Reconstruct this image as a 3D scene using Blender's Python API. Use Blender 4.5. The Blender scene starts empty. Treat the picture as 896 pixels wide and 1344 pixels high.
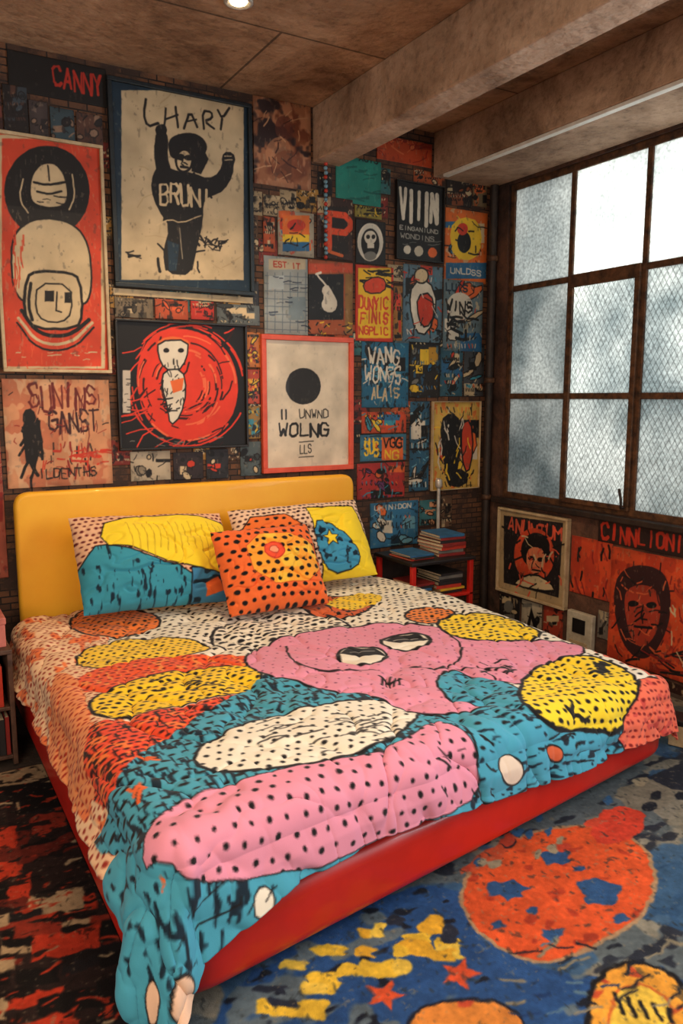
import bpy, bmesh, math, random
import numpy as np
from mathutils import Vector, Matrix, Euler

# ------------------------------------------------------------------ set-up
FPX=1023.0; YAW=math.radians(30.3); PIT=math.radians(8.34)
H=1.6; D=4.2; XR=3.63; ZC=3.25
sy,cy,sp,cp=math.sin(YAW),math.cos(YAW),math.sin(PIT),math.cos(PIT)
FW=np.array([sy*cp,cy*cp,-sp]); RT=np.array([cy,-sy,0.0]); UP=np.array([sy*sp,cy*sp,cp])
def ray(x,y): return FW+RT*((x-448)/FPX)+UP*((672-y)/FPX)
def on_back(x,y,Y=D):
    d=ray(x,y); t=Y/d[1]; return np.array([d[0]*t,H+d[2]*t])
def on_right(x,y,X=XR):
    d=ray(x,y); t=X/d[0]; return np.array([-d[1]*t,H+d[2]*t])   # (-Y, Z)
def on_z(x,y,z=0.0):
    d=ray(x,y); t=(z-H)/d[2]; return np.array([d[0]*t,d[1]*t])
scene=bpy.context.scene
coll=scene.collection
scene.view_settings.view_transform='Standard'

def lin(c):
    c=np.clip(np.asarray(c,float),0,1)
    return np.where(c<=0.04045,c/12.92,((c+0.055)/1.055)**2.4)
def C8(*c): return np.array(c,float)/255.0
def L4(c): l=lin(c); return (float(l[0]),float(l[1]),float(l[2]),1.0)

# ------------------------------------------------------------------ noise
def _h(a,b,seed):
    n=(a*374761393+b*668265263+seed*144269504)&0xffffffff
    n=((n^(n>>13))*1274126177)&0xffffffff
    n=n^(n>>16)
    return (n&0xffff)/65535.0
def vnoise(x,y,seed=0):
    x=np.asarray(x,float);y=np.asarray(y,float)
    xi=np.floor(x).astype(np.int64);yi=np.floor(y).astype(np.int64)
    xf=x-xi;yf=y-yi;xf=xf*xf*(3-2*xf);yf=yf*yf*(3-2*yf)
    a=_h(xi,yi,seed);b=_h(xi+1,yi,seed);c=_h(xi,yi+1,seed);d=_h(xi+1,yi+1,seed)
    return (a*(1-xf)+b*xf)*(1-yf)+(c*(1-xf)+d*xf)*yf
def fbm(x,y,seed=0,o=3):
    s=0;a=.5;t=0
    for i in range(o):
        s=s+a*vnoise(x*2**i,y*2**i,seed+i*17);t+=a;a*=.5
    return s/t
def sst(x,a,b):
    t=np.clip((x-a)/(b-a),0,1);return t*t*(3-2*t)

# ------------------------------------------------------------------ painter
FONT={'A':'062046 1434','B':'0006 003041423303 3344453606','C':'4130100105163645','D':'0006 002041452606',
'E':'40000646 0333','F':'400006 0333','G':'41301001051636454323','H':'0006 4046 0343','I':'2026','J':'4045361605',
'K':'0006 400346','L':'000646','M':'0600234046','N':'06004640','O':'103041453616050110','P':'06003041423303',
'Q':'103041453616050110 2446','R':'06003041423303 2346','S':'413010010213334445361605','T':'0040 2026',
'U':'000516364540','V':'002640','W':'0016233640','X':'0046 4006','Y':'002340 2326','Z':'00400646','!':'2024 2526','-':'1333','.':'2526'}
def chaikin(p,n,closed=True):
    for _ in range(n):
        q=[]
        m=len(p)
        for i in range(m if closed else m-1):
            a=p[i];b=p[(i+1)%m]
            q.append(a*.75+b*.25);q.append(a*.25+b*.75)
        if not closed: q=[p[0]]+q+[p[-1]]
        p=np.array(q)
    return p
def seg_dist(XX,YY,pts,closed):
    best=np.full(XX.shape,1e9);ins=np.zeros(XX.shape,bool)
    m=len(pts)
    for i in range(m if closed else m-1):
        ax,ay=pts[i];bx,by=pts[(i+1)%m]
        dx,dy=bx-ax,by-ay;l=dx*dx+dy*dy+1e-12
        t=np.clip(((XX-ax)*dx+(YY-ay)*dy)/l,0,1)
        d=(XX-ax-t*dx)**2+(YY-ay-t*dy)**2
        best=np.minimum(best,d)
        if closed and ay!=by:
            c=((ay>YY)!=(by>YY))&(XX<(bx-ax)*(YY-ay)/(by-ay)+ax)
            ins^=c
    return np.sqrt(best),ins
class Canvas:
    def __init__(s,x0,x1,y0,y1,res,T,bg):
        s.x0,s.x1,s.y0,s.y1,s.res,s.T=x0,x1,y0,y1,res,T
        s.nx=max(8,int((x1-x0)/res)+1);s.ny=max(8,int((y1-y0)/res)+1)
        s.xs=np.linspace(x0,x1,s.nx);s.ys=np.linspace(y0,y1,s.ny)
        s.img=np.zeros((s.ny,s.nx,3));s.img[:]=bg
    def k(s,x,y):
        a=np.array(s.T(x,y));b=np.array(s.T(x+1,y));c=np.array(s.T(x,y+1))
        return np.linalg.norm(b-a),np.linalg.norm(c-a)
    def _sl(s,p,m):
        i0=np.searchsorted(s.xs,p[:,0].min()-m);i1=np.searchsorted(s.xs,p[:,0].max()+m)
        j0=np.searchsorted(s.ys,p[:,1].min()-m);j1=np.searchsorted(s.ys,p[:,1].max()+m)
        return slice(j0,j1),slice(i0,i1)
    def _lay(s,XX,YY,base,col,dots,brush):
        L=np.empty(XX.shape+(3,)); L[:]=col if col is not None else 0
        if col is None: L=base.copy()
        for b in (brush or []):
            th,bx,by,bc,sd=b
            n=fbm(XX/bx,YY/by,sd,2); a=np.clip((n-th)/.05,0,1)[...,None]
            L=L*(1-a)+bc*a
        if dots:
            spc,r,dc=dots[:3]; el=dots[3] if len(dots)>3 else 1.0
            row=np.round(YY/(spc*.866)).astype(np.int64)
            xo=(row%2)*.5*spc
            cl=np.round((XX-xo)/spc).astype(np.int64)
            jx=(_h(row,cl,5)-.5)*.25*spc;jy=(_h(row,cl,9)-.5)*.25*spc
            d=np.hypot((XX-(cl*spc+xo+jx))*el,(YY-(row*spc*.866+jy)))
            rr=r*(.8+.4*_h(row,cl,3))
            a=np.clip(.5-(d-rr)/s.res,0,1)[...,None]
            L=L*(1-a)+dc*a
        return L
    def poly(s,pts,col,out=None,ow=2,dots=None,brush=None,sm=0,raw=False,a=1.0):
        pts=np.array(pts,float)
        cx,cyy=pts.mean(0)
        kk=1.0 if raw else sum(s.k(cx,cyy))/2
        if not raw: pts=np.array([s.T(x,y) for x,y in pts])
        if sm: pts=chaikin(pts,sm)
        sl=s._sl(pts,ow*kk+s.res*2)
        XX,YY=np.meshgrid(s.xs[sl[1]],s.ys[sl[0]])
        if XX.size==0: return
        d,ins=seg_dist(XX,YY,pts,True); sd=np.where(ins,-d,d)
        al=np.clip(.5-sd/s.res,0,1)[...,None]*a
        base=s.img[sl]
        L=s._lay(XX,YY,base,col,dots,brush)
        base=base*(1-al)+L*al
        if out is not None:
            o=np.clip(.5-(d-ow*kk/2)/s.res,0,1)[...,None]
            base=base*(1-o)+out*o
        s.img[sl]=base
    def ell(s,cx,cyy,rx,ry,col,rot=0,n=28,**kw):
        r=math.radians(rot);p=[]
        for i in range(n):
            t=2*math.pi*i/n;x=rx*math.cos(t);y=ry*math.sin(t)
            p.append((cx+x*math.cos(r)-y*math.sin(r),cyy+x*math.sin(r)+y*math.cos(r)))
        s.poly(p,col,**kw)
    def rect(s,x0,y0,x1,y1,col,**kw): s.poly([(x0,y0),(x1,y0),(x1,y1),(x0,y1)],col,**kw)
    def line(s,pts,w,col,sm=0,raw=False,closed=False):
        pts=np.array(pts,float);c=pts.mean(0)
        kk=1.0 if raw else sum(s.k(c[0],c[1]))/2
        if not raw: pts=np.array([s.T(x,y) for x,y in pts])
        if sm: pts=chaikin(pts,sm,closed)
        sl=s._sl(pts,w*kk+s.res*2)
        XX,YY=np.meshgrid(s.xs[sl[1]],s.ys[sl[0]])
        if XX.size==0: return
        d,_=seg_dist(XX,YY,pts,closed)
        o=np.clip(.5-(d-w*kk/2)/s.res,0,1)[...,None]
        s.img[sl]=s.img[sl]*(1-o)+col*o
    def text(s,t,x,y,w,h,th,col,jit=0.0,seed=0):
        rd=random.Random(seed);n=len(t);cw=w/n
        o=np.array(s.T(x,y));kx,ky=s.k(x,y)
        ex=np.array([kx,0]); ey=np.array([0,-ky])
        kk=(kx+ky)/2
        for i,ch in enumerate(t):
            if ch not in FONT: continue
            dy=rd.uniform(-jit,jit)*1.6;sc=1+rd.uniform(-jit,jit)*.07
            for tok in FONT[ch].split():
                p=[]
                for q in range(0,len(tok),2):
                    gx=int(tok[q])/4.0;gy=int(tok[q+1])/6.0
                    px=i*cw+cw*.08+gx*cw*.74+rd.uniform(-jit,jit)*.6;py=gy*h*sc+dy+rd.uniform(-jit,jit)*.6
                    p.append(o+ex*px+ey*py)
                if jit>=1:
                    for a_,b_ in zip(p,p[1:]): s.line([a_,(a_+b_)/2+rd.uniform(-.5,.5)*kk,b_],th*kk*rd.uniform(.65,1.25),col,raw=True)
                else: s.line(p,th*kk,col,raw=True)
    def strokes(s,n,x0,y0,x1,y1,ln,w,col,seed=0,ang=None,spread=.5):
        rd=random.Random(seed)
        for i in range(n):
            x=rd.uniform(x0,x1);y=rd.uniform(y0,y1)
            a=(ang if ang is not None else rd.uniform(0,6.28))+rd.uniform(-spread,spread)
            l=ln*rd.uniform(.4,1.2);c=col[rd.randrange(len(col))] if isinstance(col,list) else col
            m=(x+math.cos(a)*l/2+rd.uniform(-l,l)*.12,y+math.sin(a)*l/2+rd.uniform(-l,l)*.12)
            s.line([(x,y),m,(x+math.cos(a)*l,y+math.sin(a)*l)],w*rd.uniform(.6,1.3),c)
    def noise(s,col,th,sx,syy,seed,a=1.0,soft=.04):
        XX,YY=np.meshgrid(s.xs,s.ys)
        n=fbm(XX/sx,YY/syy,seed,3);o=(np.clip((n-th)/soft,0,1)*a)[...,None]
        s.img=s.img*(1-o)+col*o
    def sample(s,X,Y,wob=0,ws=.05,seed=3):
        if wob:
            X=X+wob*(fbm(X/ws,Y/ws,seed,2)-.5)*2;Y=Y+wob*(fbm(X/ws+31,Y/ws+7,seed+1,2)-.5)*2
        fx=np.clip((X-s.x0)/(s.x1-s.x0)*(s.nx-1),0,s.nx-1.001);fy=np.clip((Y-s.y0)/(s.y1-s.y0)*(s.ny-1),0,s.ny-1.001)
        i=fx.astype(int);j=fy.astype(int);u=(fx-i)[...,None];v=(fy-j)[...,None];I=s.img
        return (I[j,i]*(1-u)+I[j,i+1]*u)*(1-v)+(I[j+1,i]*(1-u)+I[j+1,i+1]*u)*v

# ------------------------------------------------------------------ palette
RED=C8(212,62,40);ORG=C8(232,108,52);CREAM=C8(214,190,150);BLK=C8(22,20,22);TEAL=C8(58,148,172);YEL=C8(242,198,48)
PINK=C8(222,132,165);BLUE=C8(44,104,150);NAVY=C8(24,48,66);WHT=C8(224,214,196);PEACH=C8(218,154,112);DRED=C8(150,40,34)
GRY=C8(120,118,112);SKY=C8(110,170,195);CORAL=C8(228,92,66)

# ------------------------------------------------------------------ materials
def newmat(name):
    m=bpy.data.materials.new(name);m.use_nodes=True
    nt=m.node_tree;b=nt.nodes['Principled BSDF'];return m,nt,b
def bump(nt,b,scale,strength,dist=.002,detail=4,coord='Object'):
    tc=nt.nodes.new('ShaderNodeTexCoord');n=nt.nodes.new('ShaderNodeTexNoise');n.inputs['Scale'].default_value=scale
    n.inputs['Detail'].default_value=detail
    bp=nt.nodes.new('ShaderNodeBump');bp.inputs['Strength'].default_value=strength;bp.inputs['Distance'].default_value=dist
    nt.links.new(tc.outputs[coord],n.inputs['Vector']);nt.links.new(n.outputs['Fac'],bp.inputs['Height']);nt.links.new(bp.outputs['Normal'],b.inputs['Normal'])
    return n,tc
def paint_mat(name,rough=.6,scale=60,strength=.15,coat=0,dist=.002,var=.12,spec=.4,sheen=0):
    m,nt,b=newmat(name)
    at=nt.nodes.new('ShaderNodeAttribute');at.attribute_name='Col'
    n,tc=bump(nt,b,scale,strength,dist)
    n2=nt.nodes.new('ShaderNodeTexNoise');n2.inputs['Scale'].default_value=9;n2.inputs['Detail'].default_value=6
    nt.links.new(tc.outputs['Object'],n2.inputs['Vector'])
    mr=nt.nodes.new('ShaderNodeMapRange');mr.inputs[1].default_value=.3;mr.inputs[2].default_value=.7
    mr.inputs[3].default_value=1-var;mr.inputs[4].default_value=1.0
    nt.links.new(n2.outputs['Fac'],mr.inputs[0])
    mx=nt.nodes.new('ShaderNodeMix');mx.data_type='RGBA';mx.blend_type='MULTIPLY';mx.inputs[0].default_value=1
    nt.links.new(at.outputs['Color'],mx.inputs[6]);nt.links.new(mr.outputs[0],mx.inputs[7])
    nt.links.new(mx.outputs[2],b.inputs['Base Color'])
    b.inputs['Roughness'].default_value=rough;b.inputs['Coat Weight'].default_value=coat;b.inputs['Specular IOR Level'].default_value=spec
    b.inputs['Sheen Weight'].default_value=sheen
    return m
def flat(name,c1,c2=None,rough=.5,scale=12,metal=0,bstr=.1,bsc=50,coat=0):
    m,nt,b=newmat(name);c2=c1*.75 if c2 is None else c2
    n,tc=bump(nt,b,bsc,bstr)
    n2=nt.nodes.new('ShaderNodeTexNoise');n2.inputs['Scale'].default_value=scale;n2.inputs['Detail'].default_value=8;n2.inputs['Roughness'].default_value=.65
    nt.links.new(tc.outputs['Object'],n2.inputs['Vector'])
    r=nt.nodes.new('ShaderNodeValToRGB');r.color_ramp.elements[0].position=.35;r.color_ramp.elements[1].position=.65
    r.color_ramp.elements[0].color=L4(c2);r.color_ramp.elements[1].color=L4(c1)
    nt.links.new(n2.outputs['Fac'],r.inputs[0]);nt.links.new(r.outputs[0],b.inputs['Base Color'])
    b.inputs['Roughness'].default_value=rough;b.inputs['Metallic'].default_value=metal;b.inputs['Coat Weight'].default_value=coat
    return m
M_paper=paint_mat('printed_paper',.6,40,.12,coat=.03,var=.2)
M_fabric=paint_mat('printed_cotton',.92,350,.35,dist=.001,var=.06,spec=.2,sheen=.1)
M_rug=paint_mat('printed_rug',.9,200,.6,dist=.003,var=.3,spec=.2)
M_black=flat('black_frame',C8(30,28,28),C8(18,17,18),.45)
M_navy=flat('navy_frame',C8(24,38,46),C8(14,22,28),.5,scale=30)
M_coralf=flat('coral_frame',C8(222,88,60),C8(200,72,48),.5)
M_creamf=flat('cream_frame',C8(206,184,148),C8(170,146,112),.6)
M_redf=flat('red_lacquer',C8(206,36,24),C8(186,30,20),.4,scale=3,coat=.2,bstr=.03)
M_yelf=flat('yellow_lacquer',C8(248,186,44),C8(242,170,34),.5,scale=2,coat=.08,bstr=.03)
M_white=flat('white_cloth',C8(225,220,210),C8(205,200,190),.9)
M_pages=flat('paper_pages',C8(215,200,170),C8(180,165,135),.8,scale=90)
M_metal=flat('pale_metal',C8(215,212,205),C8(175,170,165),.35,metal=.4)
M_litedge=flat('lit_edge_white',C8(232,230,224),C8(206,202,194),.4)
M_rust=flat('rusty_window_steel',C8(112,76,50),C8(48,34,27),.6,scale=18,metal=.2,bstr=.3)
M_dark=flat('dark_wood',C8(52,38,32),C8(26,20,19),.6,scale=20)
M_wood=flat('worn_brown_wood',C8(104,74,58),C8(62,42,34),.6,scale=20)
bookcols=[flat('book_cloth_%s'%n,c,c*.8,.6) for n,c in [('red',RED),('blue',BLUE),('cream',CREAM),('black',C8(40,38,40)),('teal',TEAL),('orange',ORG),('yellow',YEL),('grey',GRY),('maroon',DRED)]]

def concrete(name,c1,c2,c3,seam=None,speck=.62,sc=1.9):
    m,nt,b=newmat(name)
    n,tc=bump(nt,b,18,.8,.016,9)
    n1=nt.nodes.new('ShaderNodeTexNoise');n1.inputs['Scale'].default_value=sc;n1.inputs['Detail'].default_value=12;n1.inputs['Roughness'].default_value=.68;n1.inputs['Distortion'].default_value=.5
    nt.links.new(tc.outputs['Object'],n1.inputs['Vector'])
    r=nt.nodes.new('ShaderNodeValToRGB');e=r.color_ramp.elements
    e[0].position=.36;e[0].color=L4(c1);e[1].position=.64;e[1].color=L4(c3);q=e.new(.48);q.color=L4(c2)
    nt.links.new(n1.outputs['Fac'],r.inputs[0])
    n3=nt.nodes.new('ShaderNodeTexNoise');n3.inputs['Scale'].default_value=26;n3.inputs['Detail'].default_value=8;n3.inputs['Roughness'].default_value=.7
    nt.links.new(tc.outputs['Object'],n3.inputs['Vector'])
    mr=nt.nodes.new('ShaderNodeMapRange');mr.inputs[1].default_value=.33;mr.inputs[2].default_value=.5;mr.inputs[3].default_value=speck;mr.inputs[4].default_value=1
    nt.links.new(n3.outputs['Fac'],mr.inputs[0])
    mx=nt.nodes.new('ShaderNodeMix');mx.data_type='RGBA';mx.blend_type='MULTIPLY';mx.inputs[0].default_value=1
    nt.links.new(r.outputs[0],mx.inputs[6]);nt.links.new(mr.outputs[0],mx.inputs[7])
    src=mx.outputs[2]
    if seam:
        br=nt.nodes.new('ShaderNodeTexBrick');br.inputs['Scale'].default_value=1;br.inputs['Brick Width'].default_value=seam[0];br.inputs['Row Height'].default_value=seam[1]
        br.inputs['Mortar Size'].default_value=.007;br.inputs['Color1'].default_value=(1,1,1,1);br.inputs['Color2'].default_value=(.85,.85,.85,1);br.inputs['Mortar'].default_value=(.3,.3,.3,1)
        nt.links.new(tc.outputs['Object'],br.inputs['Vector'])
        m2=nt.nodes.new('ShaderNodeMix');m2.data_type='RGBA';m2.blend_type='MULTIPLY';m2.inputs[0].default_value=1
        nt.links.new(src,m2.inputs[6]);nt.links.new(br.outputs['Color'],m2.inputs[7]);src=m2.outputs[2]
    nt.links.new(src,b.inputs['Base Color']);b.inputs['Roughness'].default_value=.85
    return m
M_ceil=concrete('concrete_ceiling',C8(116,84,60),C8(164,128,98),C8(196,160,128),seam=(1.7,1.15))
M_beam=concrete('concrete_beam',C8(120,92,72),C8(164,134,110),C8(194,164,140))
M_floor=concrete('floor_concrete',C8(40,34,32),C8(62,52,46),C8(80,66,58))
def wallmat(name,ca,cb,cm,cn):
    m,nt,b=newmat(name)
    n,tc=bump(nt,b,30,.5,.006,6)
    mp=nt.nodes.new('ShaderNodeMapping');mp.inputs['Rotation'].default_value=(math.radians(90),0,0)
    nt.links.new(tc.outputs['Object'],mp.inputs['Vector'])
    br=nt.nodes.new('ShaderNodeTexBrick');br.inputs['Scale'].default_value=1;br.inputs['Brick Width'].default_value=.09;br.inputs['Row Height'].default_value=.035
    br.inputs['Mortar Size'].default_value=.004;br.inputs['Color1'].default_value=L4(ca);br.inputs['Color2'].default_value=L4(cb);br.inputs['Mortar'].default_value=L4(cm)
    nt.links.new(mp.outputs[0],br.inputs['Vector'])
    n2=nt.nodes.new('ShaderNodeTexNoise');n2.inputs['Scale'].default_value=6;n2.inputs['Detail'].default_value=9;n2.inputs['Roughness'].default_value=.7
    nt.links.new(tc.outputs['Object'],n2.inputs['Vector'])
    r=nt.nodes.new('ShaderNodeValToRGB');r.color_ramp.elements[0].position=.44;r.color_ramp.elements[1].position=.58
    nt.links.new(n2.outputs['Fac'],r.inputs[0])
    mx=nt.nodes.new('ShaderNodeMix');mx.data_type='RGBA'
    nt.links.new(r.outputs[0],mx.inputs[0]);nt.links.new(br.outputs['Color'],mx.inputs[6]);mx.inputs[7].default_value=L4(cn)
    nt.links.new(mx.outputs[2],b.inputs['Base Color']);b.inputs['Roughness'].default_value=.8
    return m
M_wall=wallmat('dark_brick_wall',C8(122,80,52),C8(70,48,38),C8(28,22,20),C8(54,38,32))
M_wallr=concrete('rusty_wall',C8(40,28,24),C8(74,50,40),C8(108,72,54),sc=3)

# ------------------------------------------------------------------ mesh helpers
def link(o): coll.objects.link(o);return o
def tag(o,label=None,cat=None,kind=None,group=None):
    if label:o['label']=label
    if cat:o['category']=cat
    if kind:o['kind']=kind
    if group:o['group']=group
    return o
def empty(name,loc,rot=(0,0,0)):
    e=bpy.data.objects.new(name,None);e.empty_display_size=.05;e.location=loc;e.rotation_euler=rot;return link(e)
def child(p,o): o.parent=p;return o
def boxes(name,bl,mat,bev=.004,seg=2,loc=(0,0,0)):
    bm=bmesh.new()
    for (x0,x1,y0,y1,z0,z1) in bl:
        r=bmesh.ops.create_cube(bm,size=1)
        for v in r['verts']:
            v.co=Vector((x0+(v.co.x+.5)*(x1-x0),y0+(v.co.y+.5)*(y1-y0),z0+(v.co.z+.5)*(z1-z0)))
    if bev: bmesh.ops.bevel(bm,geom=list(bm.edges),offset=bev,segments=seg,affect='EDGES',profile=.5)
    me=bpy.data.meshes.new(name);bm.to_mesh(me);bm.free();me.materials.append(mat)
    o=bpy.data.objects.new(name,me);o.location=loc;return link(o)
def prism(name,pts,mat,z0,z1,bev,seg=4,axis='z',loc=(0,0,0)):
    bm=bmesh.new()
    if axis=='z': vs=[bm.verts.new((p[0],p[1],z0)) for p in pts]
    else: vs=[bm.verts.new((p[0],z0,p[1])) for p in pts]
    f=bm.faces.new(vs)
    r=bmesh.ops.extrude_face_region(bm,geom=[f])
    dv=Vector((0,0,z1-z0)) if axis=='z' else Vector((0,z1-z0,0))
    nv=[g for g in r['geom'] if isinstance(g,bmesh.types.BMVert)]
    bmesh.ops.translate(bm,verts=nv,vec=dv)
    bmesh.ops.recalc_face_normals(bm,faces=bm.faces)
    if bev:
        ed=[e for e in bm.edges if (abs(e.verts[0].co.z-e.verts[1].co.z)<1e-6 if axis=='z' else abs(e.verts[0].co.y-e.verts[1].co.y)<1e-6)]
        bmesh.ops.bevel(bm,geom=ed,offset=bev,segments=seg,affect='EDGES',profile=.5)
    me=bpy.data.meshes.new(name);bm.to_mesh(me);bm.free();me.materials.append(mat)
    for p in me.polygons:p.use_smooth=True
    me.set_sharp_from_angle(angle=math.radians(40))
    o=bpy.data.objects.new(name,me);o.location=loc;return link(o)
def roundpoly(pts,r,n=10):
    out=[];m=len(pts)
    for i in range(m):
        p=Vector(pts[i]);a=(Vector(pts[i-1])-p).normalized();b=(Vector(pts[(i+1)%m])-p).normalized()
        rr=r[i] if isinstance(r,(list,tuple)) else r
        if rr<=0: out.append((p.x,p.y));continue
        p0=p+a*rr;p1=p+b*rr
        for k in range(n+1):
            t=k/n;q=p0*(1-t)**2+p*2*t*(1-t)+p1*t*t;out.append((q.x,q.y))
    return out
def tube(name,pts,r,mat,seg=12,loc=(0,0,0)):
    cu=bpy.data.curves.new(name,'CURVE');cu.dimensions='3D';cu.bevel_depth=r;cu.bevel_resolution=seg//4;cu.use_fill_caps=True
    s=cu.splines.new('POLY');s.points.add(len(pts)-1)
    for i,p in enumerate(pts): s.points[i].co=(*p,1)
    tmp=bpy.data.objects.new(name+'_c',cu);link(tmp)
    dg=bpy.context.evaluated_depsgraph_get();me=bpy.data.meshes.new_from_object(tmp.evaluated_get(dg))
    bpy.data.objects.remove(tmp);me.materials.clear();me.materials.append(mat)
    for p in me.polygons:p.use_smooth=True
    me.name=name;o=bpy.data.objects.new(name,me);o.location=loc;return link(o)
def lathe(name,prof,mat,n=24,loc=(0,0,0)):
    bm=bmesh.new();rings=[]
    for (r,z) in prof: rings.append([bm.verts.new((r*math.cos(2*math.pi*i/n),r*math.sin(2*math.pi*i/n),z)) for i in range(n)])
    for a,b in zip(rings,rings[1:]):
        for i in range(n): bm.faces.new((a[i],a[(i+1)%n],b[(i+1)%n],b[i]))
    bm.faces.new(rings[0][::-1]);bm.faces.new(rings[-1])
    me=bpy.data.meshes.new(name);bm.to_mesh(me);bm.free();me.materials.append(mat)
    for p in me.polygons:p.use_smooth=True
    o=bpy.data.objects.new(name,me);o.location=loc;return link(o)
def gridmesh(name,P,Col,mat,smooth=True,extra=None):
    n,m=P.shape[:2]
    V=P.reshape(-1,3);K=Col.reshape(-1,3)
    idx=np.arange(n*m).reshape(n,m)
    q=np.stack([idx[:-1,:-1],idx[:-1,1:],idx[1:,1:],idx[1:,:-1]],-1).reshape(-1,4)
    if extra is not None:
        V2,K2=extra;q2=q[:,::-1]+len(V);V=np.vstack([V,V2.reshape(-1,3)]);K=np.vstack([K,K2.reshape(-1,3)]);q=np.vstack([q,q2])
    me=bpy.data.meshes.new(name);me.vertices.add(len(V));me.vertices.foreach_set('co',V.astype(np.float32).ravel())
    me.loops.add(q.size);me.loops.foreach_set('vertex_index',q.astype(np.int32).ravel())
    me.polygons.add(len(q));me.polygons.foreach_set('loop_start',(np.arange(len(q))*4).astype(np.int32))
    me.polygons.foreach_set('loop_total',np.full(len(q),4,np.int32))
    me.polygons.foreach_set('use_smooth',np.full(len(q),smooth))
    me.update(calc_edges=True)
    ca=me.color_attributes.new('Col','FLOAT_COLOR','POINT')
    c4=np.ones((len(V),4),np.float32);c4[:,:3]=lin(K);ca.data.foreach_set('color',c4.ravel())
    me.materials.append(mat);me.validate()
    o=bpy.data.objects.new(name,me);return link(o)

# ------------------------------------------------------------------ prints on walls
NPR=[0];RECTS=[]
def wall_print(side,name,label,xl,xr,yt,yb,bg,paint,off=.006,frame=None,fw=.02,res=.003,cat='poster',dep=.004,wob=.002,curl=.002,wear=.5,rec=True):
    Tf=on_back if side=='b' else on_right
    T=lambda x,y:Tf(x,y)
    if rec and side=='b': RECTS.append((xl,xr,yt,yb))
    ym=(yt+yb)/2
    x0=T(xl,ym)[0];x1=T(xr,ym)[0];z1=T(xl,yt)[1];z0=T(xl,yb)[1]
    c=Canvas(x0,x1,z0,z1,res,T,bg)
    paint(c)
    NPR[0]+=1;sd=NPR[0]
    if wear:
        c.noise(np.mean(bg)*np.ones(3)*.55,.72,.02,.03,sd+200,.6*wear,.05)
        c.noise(C8(196,172,140),.73,.012,.03,sd+300,.6*wear,.03)
        XX,ZZ=np.meshgrid(c.xs,c.ys)
        e=np.minimum(np.minimum(XX-x0,x1-XX),np.minimum(ZZ-z0,z1-ZZ))
        c.img*=(1-.45*wear*np.clip(1-e/.03,0,1)*fbm(XX/.04,ZZ/.04,sd,2))[...,None]
        c.img*=(.86+.22*fbm(XX/.11,ZZ/.11,sd+60,3))[...,None]
    XX,ZZ=np.meshgrid(c.xs,c.ys)
    col=c.sample(XX,ZZ,wob,.03,sd)
    ox=(x0+x1)/2;oz=z0
    dd=off+curl*fbm(XX*3,ZZ*3,sd,2)
    if frame: dd=dd*0+off+dep*.4
    XX=np.pad(XX,1,'edge')-ox;ZZ=np.pad(ZZ,1,'edge')-oz;dd=np.pad(dd,1,'edge')
    dd[0,:]=dd[-1,:]=.0003;dd[:,0]=dd[:,-1]=.0003
    col=np.pad(col,((1,1),(1,1),(0,0)),'edge')
    if side=='b': P=np.stack([XX,-dd,ZZ],-1);loc=(ox,D,oz)
    else: P=np.stack([-dd,-XX,ZZ],-1);loc=(XR,-ox,oz)
    if not frame:
        o=gridmesh(name,P,col,M_paper);o.location=loc;return tag(o,label,cat)
    e=tag(empty(name,loc),label,cat)
    child(e,gridmesh('print_sheet',P,col,M_paper))
    w=(x1-x0)/2;h=z1-z0;t=off+dep+.014
    R=[(-w-fw*.2,w+fw*.2,h-fw*.8,h+fw*.2),(-w-fw*.2,w+fw*.2,-fw*.2,fw*.8),(-w-fw*.2,-w+fw*.8,fw*.8,h-fw*.8),(w-fw*.8,w+fw*.2,fw*.8,h-fw*.8)]
    if side=='b': bl=[(a,b,-t,-.001,c0,c1) for a,b,c0,c1 in R]
    else: bl=[(-t,-.001,a,b,c0,c1) for a,b,c0,c1 in R]
    child(e,boxes('frame',bl,frame,.003,2))
    return e

def collage(bg,pal,seed,n=6,st=14,bars=3,txt=True,lc=BLK):
    def f(c,bx):
        rd=random.Random(seed);x0,y0,x1,y1=bx;w=x1-x0;h=y1-y0
        for i in range(bars):
            a=rd.uniform(x0,x1-w*.3);b=rd.uniform(y0,y1-h*.2)
            c.rect(a,b,a+w*rd.uniform(.2,.6),b+h*rd.uniform(.08,.3),pal[rd.randrange(len(pal))])
        c.noise(pal[-1],.68,.03,.05,seed+3,.7)
        for i in range(n):
            c.ell(rd.uniform(x0+w*.1,x1-w*.1),rd.uniform(y0+h*.1,y1-h*.1),w*rd.uniform(.05,.2),h*rd.uniform(.04,.17),pal[rd.randrange(len(pal))],rot=rd.uniform(0,90),n=7,out=lc,ow=1.2)
        c.strokes(st,x0,y0,x1,y1,w*.22,1.4,[lc,lc,pal[0]],seed)
        c.strokes(st//2,x0,y0,x1,y1,w*.1,1.0,[lc,pal[-1]],seed+1)
        if txt:
            for r in range(3):
                yy=y0+h*rd.uniform(.06,.92);
                for q in range(9):
                    xx=x0+w*(.1+.09*q);c.line([(xx,yy),(xx+rd.uniform(-1,2),yy+h*.05)],1.4,pal[rd.randrange(len(pal))] if r else lc)
    return f
def CP(side,label,xl,xr,yt,yb,bg,pal,seed,extra=None,name='art_print',cat='poster',**kw):
    f0=collage(bg,pal,seed,**{k:kw.pop(k) for k in list(kw) if k in('n','st','bars','txt','lc')})
    def p(c):
        f0(c,(xl,yt,xr,yb))
        if extra: extra(c)
    return wall_print(side,name,label,xl,xr,yt,yb,bg,p,**kw)

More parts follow.
